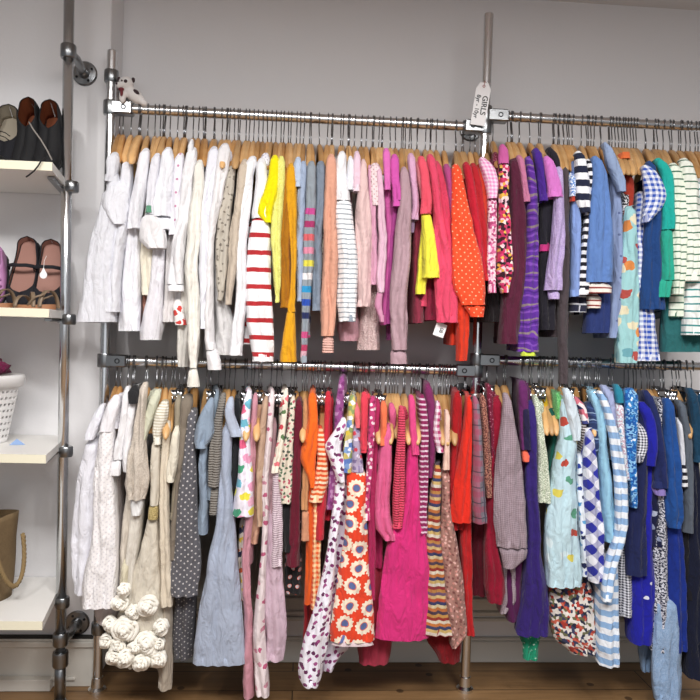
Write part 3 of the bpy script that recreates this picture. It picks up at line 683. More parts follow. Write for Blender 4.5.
g(1, 'navy_sweater', 'deep petrol blue sweater', 'sweater', '0', 'p:#1f4580', [('sleeve', '', 's', .014, '160,650,657 195,650,663 240,646,664 280,643,666 309,643,668')], hx=641)
g(1, 'teal_tee', 'teal green tee over frilled long sleeve', 't-shirt', '0', 'p:#1fb0a4', [('sleeve', '', 's', .03, '157,658,667 175,664,675 205,665,676 229,664,676'), ('under_sleeve', 'p:#2aa890', 's', .026, '225,664,675 255,663,675 280,661,676'), ('cuff', 'p:#2fae94', 's', .03, '276,660,676 297,658,672', {'frill': .003})], hx=646)
g(1, 'green_striped_dress', 'mint white dress with thin dark green stripes', 'dress', '0', 'st:#eaf2e2:#45705a:.0235:.2', [('sleeve', '', 's', .03, '162,672,683 190,674,688 240,674,688 275,674,687 294,675,685'), ('skirt', '', 'b', -.02, '180,674,685 280,674,694 317,671,700')], hx=658)
g(1, 'green_striped_top', 'mint white top with wavy green stripes nearest the frame edge', 'top', '0', 'st:#eef3e8:#3f6d55:.0235:.18', [('sleeve', '', 's', .036, '157,683,694 185,686,702 230,687,704 280,685,703')], hx=668)
g(1, 'teal_tulle_skirt', 'dark teal tulle skirt at the lowest hem', 'skirt', '1', 'p:#2b6a6c', [('body', '', 'b', -.03, '180,690,698 300,668,702 352,664,706')], d=.17, hx=676)
g(1, 'teal_striped_top', 'white top with teal stripe hem', 'top', '1', 'st:#eef2f0:#3b8f90:.0235:.22', [('body', '', 'b', .01, '180,696,706 300,688,708 335,686,712')], hx=682)
# ---- lower rail, long bay (white to plaid) ----
g(2, 'white_shirt_dress', 'plain white cotton dress with cap sleeve', 'dress', '1', 'p:#e6e6ee',
  [('body', '', 'b', .0, '440,84,98 480,75,96 540,69,92 575,70,90 595,72,86'), ('sleeve', '', 's', .012, '406,96,104 420,90,101 432,85,97 440,84,93')], hx=122)
g(2, 'eyelet_dress', 'white broderie dress with square scalloped hem', 'dress', '1', 'ey:#f0edee:#dddade',
  [('body', '', 'b', .03, '420,102,113 445,96,112 490,92,112 540,90,115 580,82,115 609,81,114'), ('sleeve', 'p:#efedf2', 's', .034, '397,108,120 415,102,116 432,98,112')], hx=128)
g(2, 'blush_slip_dress', 'faint pink white slip showing under broderie hem', 'dress', '2', 'p:#d9cfcf', [('body', '', 'b', -.03, '405,113,119 500,105,118 600,95,119 618,93,119 625,95,117')], d=.17, hx=133)
g(2, 'broderie_blouse', 'white blouse with short broderie sleeve', 'blouse', '1', 'ey:#e8e6ea:#cfcbd2', [('sleeve', '', 's', .0, '395,115,122 410,114,121 428,112,118')], hx=137)
g(2, 'belted_shirt', 'white shirt with folded square cuff', 'shirt', '0', 'p:#eeedf0', [('sleeve', '', 's', .02, '388,122,129 405,121,128 430,117,125 460,112,121'), ('cuff', '', 's', .022, '458,111,120 476,110,119')], hx=141)
g(2, 'white_trousers', 'white trousers clipped beneath black satin bow', 'trousers', 'c', 'p:#efeef1', [('leg', '', 's', .012, '396,127,136 430,124,133 455,121,130 472,122,127'), ('bow', 'p:#262628', 's', .03, '387,128,137 393,126,140 404,128,136', {'frill': .003})], hx=142)
g(2, 'tulle_dress', 'greige dress with fluffy feathered tulle bodice', 'dress', '0', 'me:#b8ada0:#d4cabe', [('body', 'p:#d3cabd', 'b', -.02, '480,126,142 520,122,138 560,118,134 600,117,132'), ('bodice', '', 's', .03, '384,139,147 410,136,145 440,131,145 465,125,147 485,123,148 500,126,144', {'frill': .007, 'amp': .012})], hx=150)
g(2, 'satin_sash_dress', 'ivory dress with white satin sash and frilled edge', 'dress', '1', 'p:#dcd6cb', [('body', '', 'b', .0, '500,131,142 540,126,138 570,124,134 608,120,132'), ('sash', 'p:#eeeeee', 's', .02, '494,130,141 506,129,142 516,131,140'), ('frill', 'p:#d8d0b6', 's', .015, '562,121,128 590,119,126 612,119,125', {'frill': .006})], hx=152)
g(2, 'mint_cardigan', 'pale mint cardigan with short turned sleeve', 'cardigan', '1', 'p:#cfd0ba', [('sleeve', '', 's', .02, '391,151,161 405,147,157 425,140,151 440,139,145')], hx=160)
g(2, 'sparkle_striped_tee', 'cream tee with fine gold stripes', 't-shirt', '0', 'st:#e6e2d6:#b7ab90:.009:.3', [('sleeve', '', 's', .02, '402,158,168 418,153,167 432,152,162 444,154,160'), ('body', '', 'b', -.02, '420,160,166 460,154,162 480,154,161')], hx=166)
g(2, 'rosette_dress', 'ivory chiffon dress with gold waist and white rosettes', 'dress', '1', 'p:#d7cfc0', [('skirt', '', 'b', .0, '515,147,157 545,140,158 590,126,160 630,112,162 668,108,164'), ('bodice', '', 's', .012, '440,151,159 475,149,159 506,149,158'), ('waistband', 'sq:#8a7642:#d8c48a', 's', .016, '503,148,158 520,147,157')], hx=164, seed=401)
g(2, 'sheer_slip', 'sheer beige slip with long hanging panel', 'dress', '2', 'p:#b4a898', [('body', '', 'b', -.02, '450,160,165 560,158,170 640,157,172 690,157,171')], hx=170)
g(2, 'cream_dress', 'long plain cream dress', 'dress', '0', 'p:#ddd1bd', [('body', '', 'b', .012, '422,163,170 450,161,169 500,158,167 560,160,171 607,160,172')], hx=173)
g(2, 'ivory_tee', 'ivory short sleeved tee hanging low', 't-shirt', '0', 'p:#e3dccb', [('sleeve', '', 's', .02, '428,172,179 455,168,178 472,166,176 482,167,173')], hx=178)
g(2, 'khaki_shorts', 'pale khaki cotton skirt in metal clips', 'skirt', 'c', 'p:#9b917e', [('body', '', 'b', -.01, '397,174,181 440,174,183 520,170,182')], hx=182)
g(2, 'taupe_trousers', 'brown taupe trousers in metal clips', 'trousers', 'c', 'p:#82776a', [('leg', '', 's', .006, '396,180,193 420,179,190 450,177,187 490,175,184 560,168,180')], hx=190)
g(2, 'polka_dot_dress', 'charcoal dress with small cream polka dots', 'dress', '2', 'dt:#5d5c62:#c9c6c6:.0155:.17', [('body', '', 'b', .02, '412,187,196 445,184,194 500,176,196 550,171,199 575,168,200 597,167,196')], hx=199)
g(2, 'polka_dot_underskirt', 'darker polka dot dress below the first', 'dress', '1', 'dt:#4d4b50:#a9a6a4:.013:.16', [('body', '', 'b', -.02, '430,192,197 560,176,196 640,172,193 660,174,192')], d=.16, hx=202)
g(2, 'chambray_shirt', 'blue chambray shirt with wide ruffled sleeve', 'shirt', '0', 'p:#8f9fb2', [('sleeve', '', 's', .03, '400,206,214 418,198,213 432,194,214 442,193,210 448,195,206', {'frill': .002, 'amp': .012}), ('body', '', 'b', -.0, '420,202,210 470,198,206 500,198,207 535,196,207')], hx=212)
g(2, 'slate_skirt', 'slate blue skirt in chrome clips', 'skirt', 'c', 'p:#7f8d9c', [('body', '', 'b', .0, '392,214,219 420,211,217 500,206,213')], hx=217)
g(2, 'ruched_leggings', 'grey brown leggings with gathered legs', 'leggings', 'c', 'rb:#85807a', [('leg', '', 's', .02, '395,219,226 425,213,222 450,208,221 487,208,220'), ('lower_leg', '', 's', .012, '485,210,219 515,209,217')], hx=223)
g(2, 'pale_blue_dress', 'long pale blue linen dress reaching near floor', 'dress', '0', 'p:#aab4c8', [('sleeve', 'p:#b2bccf', 's', .035, '399,226,234 415,224,234 428,227,239 437,230,242'), ('body', '', 'b', .02, '425,222,232 470,220,231 520,216,234 560,208,237 620,198,243 666,192,245')], hx=231)
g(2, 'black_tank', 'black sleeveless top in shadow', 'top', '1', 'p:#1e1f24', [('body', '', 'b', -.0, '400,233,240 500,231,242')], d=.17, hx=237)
g(2, 'watercolour_skirt', 'white skirt with pink, green and yellow blotches', 'skirt', 'c', 'fl:#ebe6f2:#e3668c,#eeb4ce,#4aa07c,#e6dc4e,#6fb6cc,#e8a0c0,#ebe6f2:.042:0.343', [('body', '', 'b', .02, '392,245,252 415,241,250 445,239,250 480,236,252 517,232,254')], hx=249)
g(2, 'pink_leggings', 'dusty pink leggings in metal clips', 'leggings', 'c', 'p:#c88f9c', [('leg', '', 's', .0, '395,252,258 430,250,256 500,246,254 560,242,250 640,243,252 699,243,254')], hx=256)
g(2, 'fruit_print_trousers', 'white trousers with navy hatch and orange blooms', 'trousers', 'c', 'fl:#e8dcd0:#2f3552,#d8602c,#e9c23c,#3f8048:.03:0.328', [('leg', '', 's', -.01, '517,243,254 545,241,249 600,240,248')], d=.16, hx=250)
g(2, 'halter_dress', 'peach halter dress with looped neckline', 'dress', '1', 'p:#d3a78c', [('body', '', 'b', -.0, '402,254,264 418,252,261 460,252,262 520,253,262 544,248,257')], hx=261, d=.15)
g(2, 'tan_leggings', 'tan leggings', 'leggings', 'c', 'p:#bfa18a', [('leg', '', 's', .0, '398,263,269 430,259,266 490,256,264 527,256,263')], hx=264)
g(2, 'blush_scarf_dress', 'white dress with red embroidered edge reaching floor', 'dress', 'c', 'fl:#e2d4d6:#b8587a,#e2d4d6,#c98a9c:.03:0.234', [('body', '', 'b', .02, '392,269,275 420,267,273 470,263,269 560,261,267 620,254,265 660,253,266 697,256,269')], hx=271)
g(2, 'mauve_leggings', 'mauve brown leggings', 'leggings', 'c', 'p:#a08086', [('leg', '', 's', .0, '420,270,277 470,268,275 514,266,273')], hx=275)
g(2, 'lavender_trousers', 'wide pale lavender pink trousers', 'trousers', 'c', 'p:#cdb3c2', [('body', '', 'b', -.0, '500,268,280 560,264,281 610,263,286 640,266,286 662,264,283')], hx=277)
g(2, 'pinstripe_leggings', 'finely striped pink and white leggings', 'leggings', 'c', 'st:#dccdd4:#9a7f90:.007:.4', [('leg', '', 's', .012, '465,273,280 500,272,282 540,271,282 567,271,282')], hx=280)
g(2, 'strawberry_leggings', 'cream leggings with red strawberries', 'leggings', 'c', 'fl:#e8dfd0:#c74450,#d9737c,#5d7a50:.03:0.281', [('leg', '', 's', .02, '390,283,289 415,281,287 445,276,283 473,271,278')], hx=285)
g(2, 'sprigged_trousers', 'cream trousers with small green and red sprigs', 'trousers', 'c', 'fl:#ddd3c2:#4f6a50,#b05060,#3f4a44:.014:0.296', [('leg', '', 's', .02, '398,290,296 425,288,294 450,282,293 480,277,292 504,281,291')], hx=292)
g(2, 'black_leggings', 'black leggings behind cream trousers', 'leggings', 'c', 'p:#18171a', [('leg', '', 's', .0, '500,283,292 552,284,293')], hx=295)
g(2, 'circle_print_dress', 'black dress with white ring print', 'dress', '1', 'dz:#1a191c:#1a191c:#b9b4b8:.03', [('body', '', 'b', -.02, '420,293,299 560,285,302 594,285,301')], d=.16, hx=298)
g(2, 'burgundy_dress', 'long dark burgundy narrow dress', 'dress', '1', 'p:#66142a', [('body', '', 'b', .01, '402,294,303 450,293,302 510,290,300 567,287,300')], hx=301)
g(2, 'apricot_trousers', 'apricot brown trousers with rib', 'trousers', '1', 'p:#c58e62', [('leg', '', 's', .01, '400,303,308 460,303,310 510,302,309'), ('cuff', 'p:#c98f70', 's', .01, '508,302,309 541,301,310')], hx=306)
g(2, 'orange_skirt', 'vivid orange skirt with pointed side', 'skirt', 'c', 'p:#f06a1e', [('body', '', 'b', .025, '394,308,317 420,308,318 440,303,318 458,299,316 475,307,316 488,311,315')], hx=313)
g(2, 'orange_trousers', 'plain orange trousers lower down', 'trousers', 'c', 'p:#d9571c', [('leg', '', 's', .0, '470,309,315 540,306,315 604,305,313')], hx=315)
g(2, 'ikat_top', 'orange and cream ikat print blouse', 'blouse', '0', 'ms:#eab890,#d9562c,#eecba8,#d4602f,#f0d8bc,#c84a28:.045', [('sleeve', '', 's', .02, '428,317,324 460,317,327 485,313,328 502,309,324')], hx=322)
g(2, 'squares_trousers', 'orange trousers with cream square motif', 'trousers', 'c', 'gi:#d8582a:#efd2a0:.016', [('leg', '', 's', .006, '490,313,321 540,312,321 610,311,320')], hx=320)
g(2, 'red_clip_leggings', 'bright red leggings', 'leggings', 'c', 'p:#c2283a', [('leg', '', 's', .012, '393,325,332 430,324,330 500,317,327 540,314,324'), ], hx=329)
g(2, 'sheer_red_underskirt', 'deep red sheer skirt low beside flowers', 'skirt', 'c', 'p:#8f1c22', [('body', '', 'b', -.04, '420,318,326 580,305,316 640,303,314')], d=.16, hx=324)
g(2, 'plum_floral_skirt', 'plum and lilac skirt with lace pattern', 'skirt', 'c', 'fl:#8f4a86:#b88ab4,#6f3068:.02:0.312', [('body', '', 'b', .0, '378,339,346 410,335,344 450,332,342 510,326,338')], hx=343)
g(2, 'purple_posy_dress', 'white dress with purple posies, longest in the bay', 'dress', '1', 'fl:#e9e6f0:#7b2f66,#9a4a80,#5e2450:.022:0.281', [('sleeve', '', 's', .04, '420,340,348 432,334,346 446,325,341 462,330,342 482,337,345', {'amp': .01}), ('body', '', 'b', .03, '455,336,345 500,334,344 545,328,337 600,317,333 650,302,328 680,298,321 688,302,318')], hx=345)
g(2, 'purple_posy_skirt', 'second layer of white cloth with purple posies', 'skirt', 'c', 'fl:#d8d2e0:#6f2a5c,#8a4070:.022:0.281', [('body', '', 'b', -.02, '430,343,350 600,326,350 640,322,356 672,322,332')], hx=349)
g(2, 'garden_print_dress', 'blue and yellow flower print dress', 'dress', '1', 'mx:#dfe0e6,#5a78b8,#d8c24a,#8a9a62,#c8b86a,#e8e4e0,#7a9ac8:70', [('body', '', 'b', .03, '397,349,357 425,347,354 450,344,353 473,344,352')], hx=353)
g(2, 'coral_collar_blouse', 'lilac print blouse with coral round collar', 'blouse', '1', 'fl:#a89ab4:#c23c4c,#7a6a90,#d8cfe0:.02:0.312', [('sleeve', '', 's', .026, '425,353,360 450,352,362 472,351,364'), ('collar', 'p:#e8707a', 's', .03, '404,353,359 414,354,361 428,356,360')], hx=357)
g(2, 'daisy_dress', 'orange red dress with large cream daisies', 'dress', '1', 'dz:#dc4326:#f0e2cc:#5a6a9c:.062', [('body', '', 'b', .035, '470,347,367 500,347,367 540,344,368 590,336,371 620,332,375 643,330,375'), ('fringe', 'p:#d8c4c8', 's', .036, '641,330,375 647,331,375', {'frill': .003})], hx=361)
g(2, 'sheer_pink_dress', 'sheer raspberry dress peeking below the daisies', 'dress', '0', 'p:#a53348', [('body', '', 'b', -.03, '420,368,374 560,366,384 640,362,392 665,360,390')], d=.16, hx=366)
g(2, 'strawberry_red_tee', 'coral red tee with straight sleeve', 't-shirt', '0', 'p:#dc3f52', [('sleeve', '', 's', .034, '394,361,369 420,361,368 450,360,367'), ('cuff', '', 's', .035, '448,360,367 453,361,367')], hx=365)
g(2, 'magenta_batik_top', 'magenta and white batik top', 'top', 'c', 'fl:#b83a70:#f0d8e0,#8a2450,#f0d8e0:.016:0.312', [('sleeve', '', 's', .026, '398,370,377 425,368,375 455,367,373 490,366,371 520,365,370')], hx=374)
g(2, 'raspberry_trousers', 'dark raspberry trousers', 'trousers', 'c', 'p:#a52456', [('leg', '', 's', .012, '400,375,381 470,371,378 560,367,375 600,368,376')], hx=379)
g(2, 'tangerine_tee', 'tangerine and pink tee', 't-shirt', '0', 'p:#e8744e', [('sleeve', '', 's', .03, '403,381,388 430,381,387 445,380,385'), ('body', 'p:#c4568a', 'b', .0, '440,378,384 464,377,381')], hx=384)
g(2, 'blossom_pink_dress', 'blossom pink crumpled dress with rolled hem', 'dress', '0', 'p:#d9618f', [('body', '', 'b', .03, '426,385,392 455,380,392 480,377,392 510,375,390 530,376,394 541,384,396', {'amp': .012})], hx=391)
g(2, 'pink_frilled_top', 'pink top with tiny shoulder frill', 'top', '0', 'p:#d4608a', [('sleeve', '', 's', .01, '405,389,396 415,389,397 430,390,396')], hx=395, d=.15)
g(2, 'ribbed_coral_cardigan', 'ribbed coral pink cardigan', 'cardigan', '0', 'rb:#cf4460', [('sleeve', '', 's', .034, '408,399,406 435,398,406 470,395,406 505,393,405 528,393,402')], hx=400)
g(2, 'hot_pink_dress', 'full hot pink dress with gathered waist', 'dress', '0', 'p:#d42f7a', [('sleeve', 'p:#de4a86', 's', .03, '397,409,416 430,410,417 455,412,420'), ('body', '', 'b', .02, '440,409,418 490,404,421 530,392,427 570,383,431 610,379,436 640,376,430', {'amp': .012})], hx=407)
g(2, 'magenta_striped_dress', 'magenta dress with thin white stripes', 'dress', '0', 'st:#8a2458:#d8c0d0:.0165:.35', [('body', '', 'b', .014, '397,419,427 430,421,429 470,419,428 510,419,428 535,421,428')], hx=414)
g(2, 'plum_dress', 'plain plum purple dress', 'dress', '1', 'p:#7c2a5e', [('body', '', 'b', .0, '385,425,433 410,427,437 445,428,437 478,429,435')], hx=422)
g(2, 'gingham_sleeveless_shirt', 'pink and white gingham top with wide armhole', 'top', '0', 'gi:#b03a70:#eee0ea:.02', [('sleeve', '', 's', .02, '403,437,442 425,434,440 440,434,443 452,438,444')], hx=431)
g(2, 'serape_striped_dress', 'dress with orange, yellow, blue and cream stripes', 'dress', '0', 'ms:#b98a4a,#8a3028,#cfc4b0,#b8703a,#3a3f62,#c0a468,#d0c6b8,#8a3034,#b07c44,#6a5068,#c8ac78,#a84a30,#33365a,#c8b894,#b06a3a,#4a3a48:.16', [('body', '', 'b', .02, '465,436,442 495,431,442 540,428,443 580,427,450 610,425,460 636,423,466')], hx=437)
g(2, 'ditsy_print_dress', 'brown pink ditsy print dress with cream neck binding', 'dress', '0', 'fl:#a0766c:#dcb0a8,#7a4a48,#c88880:.013:0.281', [('body', '', 'b', .03, '472,443,451 505,443,451 545,442,459 600,446,466 636,451,468 649,452,456'), ('neck_binding', 'p:#e8c4b4', 's', .032, '412,446,451 440,445,450 470,444,451')], hx=443)
g(2, 'deep_red_velvet_skirt', 'deep red velvet skirt nearest the post foot', 'skirt', '0', 'p:#7c0f18', [('body', '', 'b', -.03, '500,440,452 600,428,458 640,427,463 663,440,461')], hx=446)
g(2, 'crimson_knit_dress', 'plain crimson knitted dress', 'dress', '0', 'p:#a3141c', [('body', '', 'b', .006, '393,454,463 430,452,463 480,450,461 530,452,464')], hx=450)
g(2, 'long_scarlet_dress', 'long scarlet dress seen as narrow strip', 'dress', '0', 'p:#b81e22', [('body', '', 'b', -.01, '420,462,468 520,461,472 580,463,473 636,466,475')], hx=457)
g(2, 'poppy_red_skirt', 'poppy red flared skirt', 'skirt', 'c', 'p:#dd2c1c', [('body', '', 'b', .034, '398,468,473 425,465,473 465,459,473 500,453,473 523,449,472')], hx=462)
g(2, 'plaid_trousers', 'grey and pink plaid trousers', 'trousers', 'c', 'pl:#7c7480:#a04a64:#3c3a48:.05', [('leg', '', 's', .034, '398,474,480 440,474,483 480,474,486 524,474,488')], hx=467)
# ---- lower rail, short bay ----
g(3, 'rust_print_leggings', 'rust brown leggings with tiny print', 'leggings', 'c', 'sp:#5c2a2a:#b07a68:200:.5', [('leg', '', 's', .02, '396,481,487 440,483,490 475,485,493 498,487,493')], hx=474)
g(3, 'wine_print_top', 'wine red printed top', 'top', 'c', 'sp:#6a1430:#c07a90:120:.6', [('sleeve', '', 's', .0, '385,487,493 430,489,496 480,489,496')], hx=482)
g(3, 'ruby_dress', 'ruby red long dress', 'dress', '0', 'p:#8e0c2c', [('body', '', 'b', .006, '398,493,503 430,493,504 480,489,501 540,487,499 590,487,507 604,490,505')], hx=489)
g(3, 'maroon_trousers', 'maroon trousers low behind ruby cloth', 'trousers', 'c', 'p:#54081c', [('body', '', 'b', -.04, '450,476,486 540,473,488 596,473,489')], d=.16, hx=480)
g(3, 'checked_blouse', 'mauve grey fine checked blouse with gathered cuff', 'blouse', '0', 'gi:#84727c:#a4949c:.006', [('sleeve', '', 's', .04, '395,505,512 420,503,516 450,499,522 485,495,525 520,495,528 548,499,529'), ('cuff', '', 's', .04, '546,500,529 560,503,528 569,505,517', {'frill': .001}), ('body', 'gi:#8c7c86:#b0a2aa:.006', 'b', -.03, '440,505,518 560,501,518 600,500,518 614,500,506')], hx=499)
g(3, 'aubergine_skirt', 'aubergine skirt with scalloped hem', 'skirt', 'c', 'p:#541a4c', [('body', '', 'b', -.03, '383,521,531 420,520,530 520,512,530 600,500,524 622,508,520')], hx=512)
g(3, 'plum_leggings', 'purple plum leggings', 'leggings', 'c', 'p:#632560', [('leg', '', 's', .012, '382,520,529 410,520,530 450,521,529')], hx=515)
g(3, 'coral_cuff_top', 'dark navy top with bright coral cuff', 'top', '1', 'p:#221c40', [('sleeve', '', 's', .02, '405,524,530 450,524,531'), ('cuff', 'p:#ee6a52', 's', .025, '451,523,531 462,524,530')], hx=519)
g(3, 'indigo_dress', 'long indigo dress', 'dress', '0', 'p:#32206e', [('body', '', 'b', .014, '402,528,537 440,529,539 490,527,540 540,528,542 590,525,549 637,519,551')], hx=522)
g(3, 'green_lace_leggings', 'green leggings with white lace print below indigo hem', 'leggings', 'c', 'sp:#1c8a68:#c8e8d8:90:.62', [('leg', '', 's', -.02, '600,523,545 660,525,541')], d=.17, hx=524)
g(3, 'sage_print_trousers', 'sage green trousers with small white leaves', 'trousers', 'c', 'sp:#9aa890:#dfe4d4:240:.5', [('leg', '', 's', .02, '397,535,541 430,538,544 465,539,549 503,539,552')], hx=528)
g(3, 'mustard_top', 'mustard yellow strappy top', 'top', '0', 'p:#c9a020', [('body', '', 'b', -.03, '396,542,549 424,543,550')], hx=532, d=.15)
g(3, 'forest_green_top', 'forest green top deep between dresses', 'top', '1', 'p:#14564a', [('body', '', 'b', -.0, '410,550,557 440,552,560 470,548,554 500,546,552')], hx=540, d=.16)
g(3, 'bright_green_top', 'bright green sequinned strap top', 'top', '0', 'me:#3aa04e:#8ad08a', [('body', '', 'b', .0, '394,557,564 419,557,565')], hx=546)
g(3, 'aqua_fairy_dress', 'pale aqua checked dress with red and yellow flowers', 'dress', '0', 'fl:#bcd8e2:#b5473a,#bcd8e2,#d8cc5a,#bcd8e2,#5a9a80,#cfe2e8:.052:0.250', [('sleeve', 'p:#d4e2ec', 's', .05, '390,566,573 405,567,578 425,571,583 441,574,582'), ('body', '', 'b', .035, '400,563,574 440,562,580 470,556,578 505,551,579 550,548,582 588,549,583')], hx=551)
g(3, 'wildflower_skirt', 'white skirt crowded with navy and red wildflowers', 'skirt', 'c', 'mx:#e8e2dc,#23263c,#a83a30,#e8e2dc,#6a6a4a,#e0d8d0,#3a3f60,#c8604a:110', [('body', '', 'b', -.01, '560,552,584 600,551,596 640,556,600 655,572,600', {'frill': .004})], hx=556)
g(3, 'brown_striped_top', 'brown and white finely striped top', 'top', '1', 'st:#dcd6d4:#4a3a3a:.009:.5', [('body', '', 'b', .01, '400,578,584 440,583,589 470,581,588 500,581,588')], hx=562)
g(3, 'butterfly_top', 'navy pink and cream motif top', 'top', '0', 'mx:#e8d8d8,#2a2c58,#c86a7a,#e8e0e0,#3a3f78:60', [('sleeve', '', 's', .03, '399,576,583 410,580,588 424,583,590')], hx=565, d=.17)
g(3, 'blue_spot_skirt', 'white skirt with big blue spots', 'skirt', 'c', 'fl:#dfe6ee:#2a3f90,#5a9ac8,#1c2450:.028:0.265', [('body', '', 'b', .02, '455,579,585 490,579,586 530,582,588 577,582,590')], hx=572)
g(3, 'paisley_dress', 'navy dress with swirling pale outlines', 'dress', '1', 'zb:#26365e,#26365e,#3a4e7c,#26365e,#8aa0c0,#26365e:.03', [('sleeve', '', 's', .02, '404,588,597 420,590,603 436,590,606 452,590,600')], hx=574)
g(3, 'diagonal_gingham_dress', 'dress in large diagonal blue and white gingham', 'dress', 'c', 'gi:#2a2f9a:#e6e8f2:.05:.785', [('body', '', 'b', .045, '430,588,595 460,585,599 500,586,602 545,588,606 583,591,607')], hx=578)
g(3, 'aqua_dress', 'plain pale aqua long dress', 'dress', '0', 'p:#9accE6', [('body', '', 'b', .03, '392,592,598 415,597,607 450,601,610 500,604,616 543,606,618')], hx=583)
g(3, 'blue_striped_shirt_dress', 'sky blue and white broad striped dress', 'dress', '0', 'st:#e8eef6:#8db2dc:.04:.5', [('sleeve', '', 's', .06, '393,601,607 415,607,614 445,613,623 480,617,629 510,618,631 535,617,628 560,609,622 590,604,616 602,604,613'), ('body', '', 'b', .03, '560,602,621 600,601,621 667,601,621')], hx=588)
g(3, 'lavender_trousers', 'pale lavender blue clipped trousers', 'trousers', 'c', 'p:#a9b2d8', [('leg', '', 's', .0, '387,603,613 400,608,616 430,612,619')], hx=597)
g(3, 'teal_white_leggings', 'leggings white below with teal waist', 'leggings', 'c', 'td:#dfe6ee,#c8a8b8,#e8eef2,#8ab0d0:60', [('leg', '', 's', .02, '402,618,625 430,619,626 460,622,629 480,625,630'), ('waistband', 'p:#2a86a0', 's', .022, '386,617,624 403,618,625')], hx=603)
g(3, 'tie_dye_leggings', 'blue and white tie dye leggings', 'leggings', 'c', 'td:#dfeaf6,#3a8acc,#1c5aa8,#8ac0e6,#1a3f88:45', [('leg', '', 's', .03, '390,627,641 425,628,640 455,629,638 480,631,638 508,632,639')], hx=612)
g(3, 'small_gingham_blouse', 'black and white small gingham blouse', 'blouse', '0', 'gi:#1c2038:#e4e6ee:.009', [('sleeve', '', 's', .03, '424,638,645 438,639,650 450,638,649 462,636,643'), ('skirt', '', 'b', -.01, '530,621,637 617,620,637')], hx=616)
g(3, 'navy_wool_dress', 'plain navy dress', 'dress', '0', 'p:#1c2450', [('body', '', 'b', .016, '408,640,649 440,641,651 490,634,650 540,627,649 576,628,648')], hx=622)
g(3, 'scottie_dog_dress', 'royal blue dress with small white dogs', 'dress', '0', 'fl:#1c1f9c:#1c1f9c,#dfe2f2,#1c1f9c,#1c1f9c,#1c1f9c:.045:0.125', [('sleeve', '', 's', .034, '404,641,652 425,647,658 450,648,660 466,646,657'), ('body', '', 'b', .0, '450,645,656 540,636,656 600,633,658 645,633,655')], hx=626)
g(3, 'rose_spot_dress', 'navy dress with large grey rosette spots', 'dress', '0', 'fl:#141a3c:#a8b0c4,#8a94b0:.042:0.211', [('body', '', 'b', .0, '440,655,663 480,649,664 520,648,667 547,650,668')], hx=634)
g(3, 'ink_cardigan', 'ink blue cardigan with lilac edged hem', 'cardigan', '0', 'p:#1f2a5e', [('sleeve', '', 's', .03, '392,646,654 420,653,662 455,657,668 488,655,668'), ('hem_band', 'p:#8a78b8', 's', .033, '488,652,668 496,658,668')], hx=630)
g(3, 'speckled_dress', 'black and white speckled dress', 'dress', '1', 'sp:#1b1f3a:#d4d6e0:170:.5', [('body', '', 'b', .0, '400,660,666 520,656,670 600,655,671 652,654,672')], hx=640)
g(3, 'cobalt_dress', 'dark cobalt long dress', 'dress', 'c', 'p:#16308a', [('body', '', 'b', .0, '500,669,683 580,669,688 652,669,690')], hx=646)
g(3, 'denim_blue_cardigan', 'mid blue knitted cardigan', 'cardigan', 'c', 'p:#1f4f96', [('sleeve', '', 's', .03, '400,667,676 430,666,679 480,667,683 520,668,686 528,671,683')], hx=650)
g(3, 'pale_jeans', 'pale washed blue jeans touching nearly the floor', 'jeans', 'c', 'me:#7f9cc0:#9cb4d2', [('leg', '', 's', .01, '600,658,682 640,656,684 670,654,684 690,655,683 702,657,682'), ('rear_leg', 'p:#7c98ba', 's', -.08, '600,645,660 650,641,656 672,644,652')], hx=653)
g(3, 'striped_cuff_top', 'black top with white striped sleeve end', 'top', '0', 'p:#17171f', [('sleeve', 'p:#dfe2ea', 's', .02, '420,680,683 445,681,685 465,682,686'), ('cuff', 'st:#eceef2:#1b1c28:.024:.5', 's', .022, '463,682,688 488,682,689'), ('body', '', 'b', -.01, '425,677,684 530,680,690 600,684,694')], hx=660)
g(3, 'grey_trousers', 'mid grey trousers in white clips', 'trousers', 'c', 'p:#5d6672', [('leg', '', 's', .02, '402,681,687 440,686,693 480,687,695 533,685,694')], hx=666)
g(3, 'midnight_trousers', 'midnight navy wide trousers reaching low', 'trousers', 'c', 'p:#121830', [('body', '', 'b', .0, '440,690,700 540,689,708 620,688,712 680,690,712')], hx=672)
g(3, 'petrol_top', 'petrol blue top at the frame edge', 'top', 'c', 'p:#17405c', [('sleeve', '', 's', .02, '390,691,699 430,694,706 462,696,710')], hx=680)
# ------------------------------------------------------------------ spare hangers squeezed between the garments
def spare(rail, pxs, py, lab):
    for i, px in enumerate(pxs):
        x = at(px, py, 0)[0]
        hanger(rnd.choice('001'), x, RAILZ[rail], rnd.uniform(-.06, .06), rnd.uniform(-.02, .02), lab, HG[rail])
spare(0, [131, 139, 148, 155, 163, 170, 178, 186, 193, 199, 206, 214, 222, 230, 238, 246, 254, 263, 272, 281, 297, 310, 332, 341, 350, 362, 373, 383, 396, 406, 437, 456], 125, 'pale wooden hanger on the upper long rail with its garment hidden by the neighbours')
spare(1, [511, 520, 530, 541, 555, 564, 573, 582, 592, 601, 610, 619, 628, 637, 646, 655, 664, 673, 682, 691, 699], 125, 'pale wooden hanger on the upper short rail with its garment hidden by the neighbours')
spare(2, [135, 147, 157, 186, 195, 207, 225, 262, 312, 340, 347, 355, 362, 376, 386, 395, 404, 412, 420, 428, 440, 447], 372, 'wooden hanger on the lower long rail with its garment hidden by the neighbours')
spare(3, [497, 506, 544, 552, 560, 568, 576, 590, 600, 634, 642, 650], 372, 'wooden hanger on the lower short rail with its garment hidden by the neighbours')

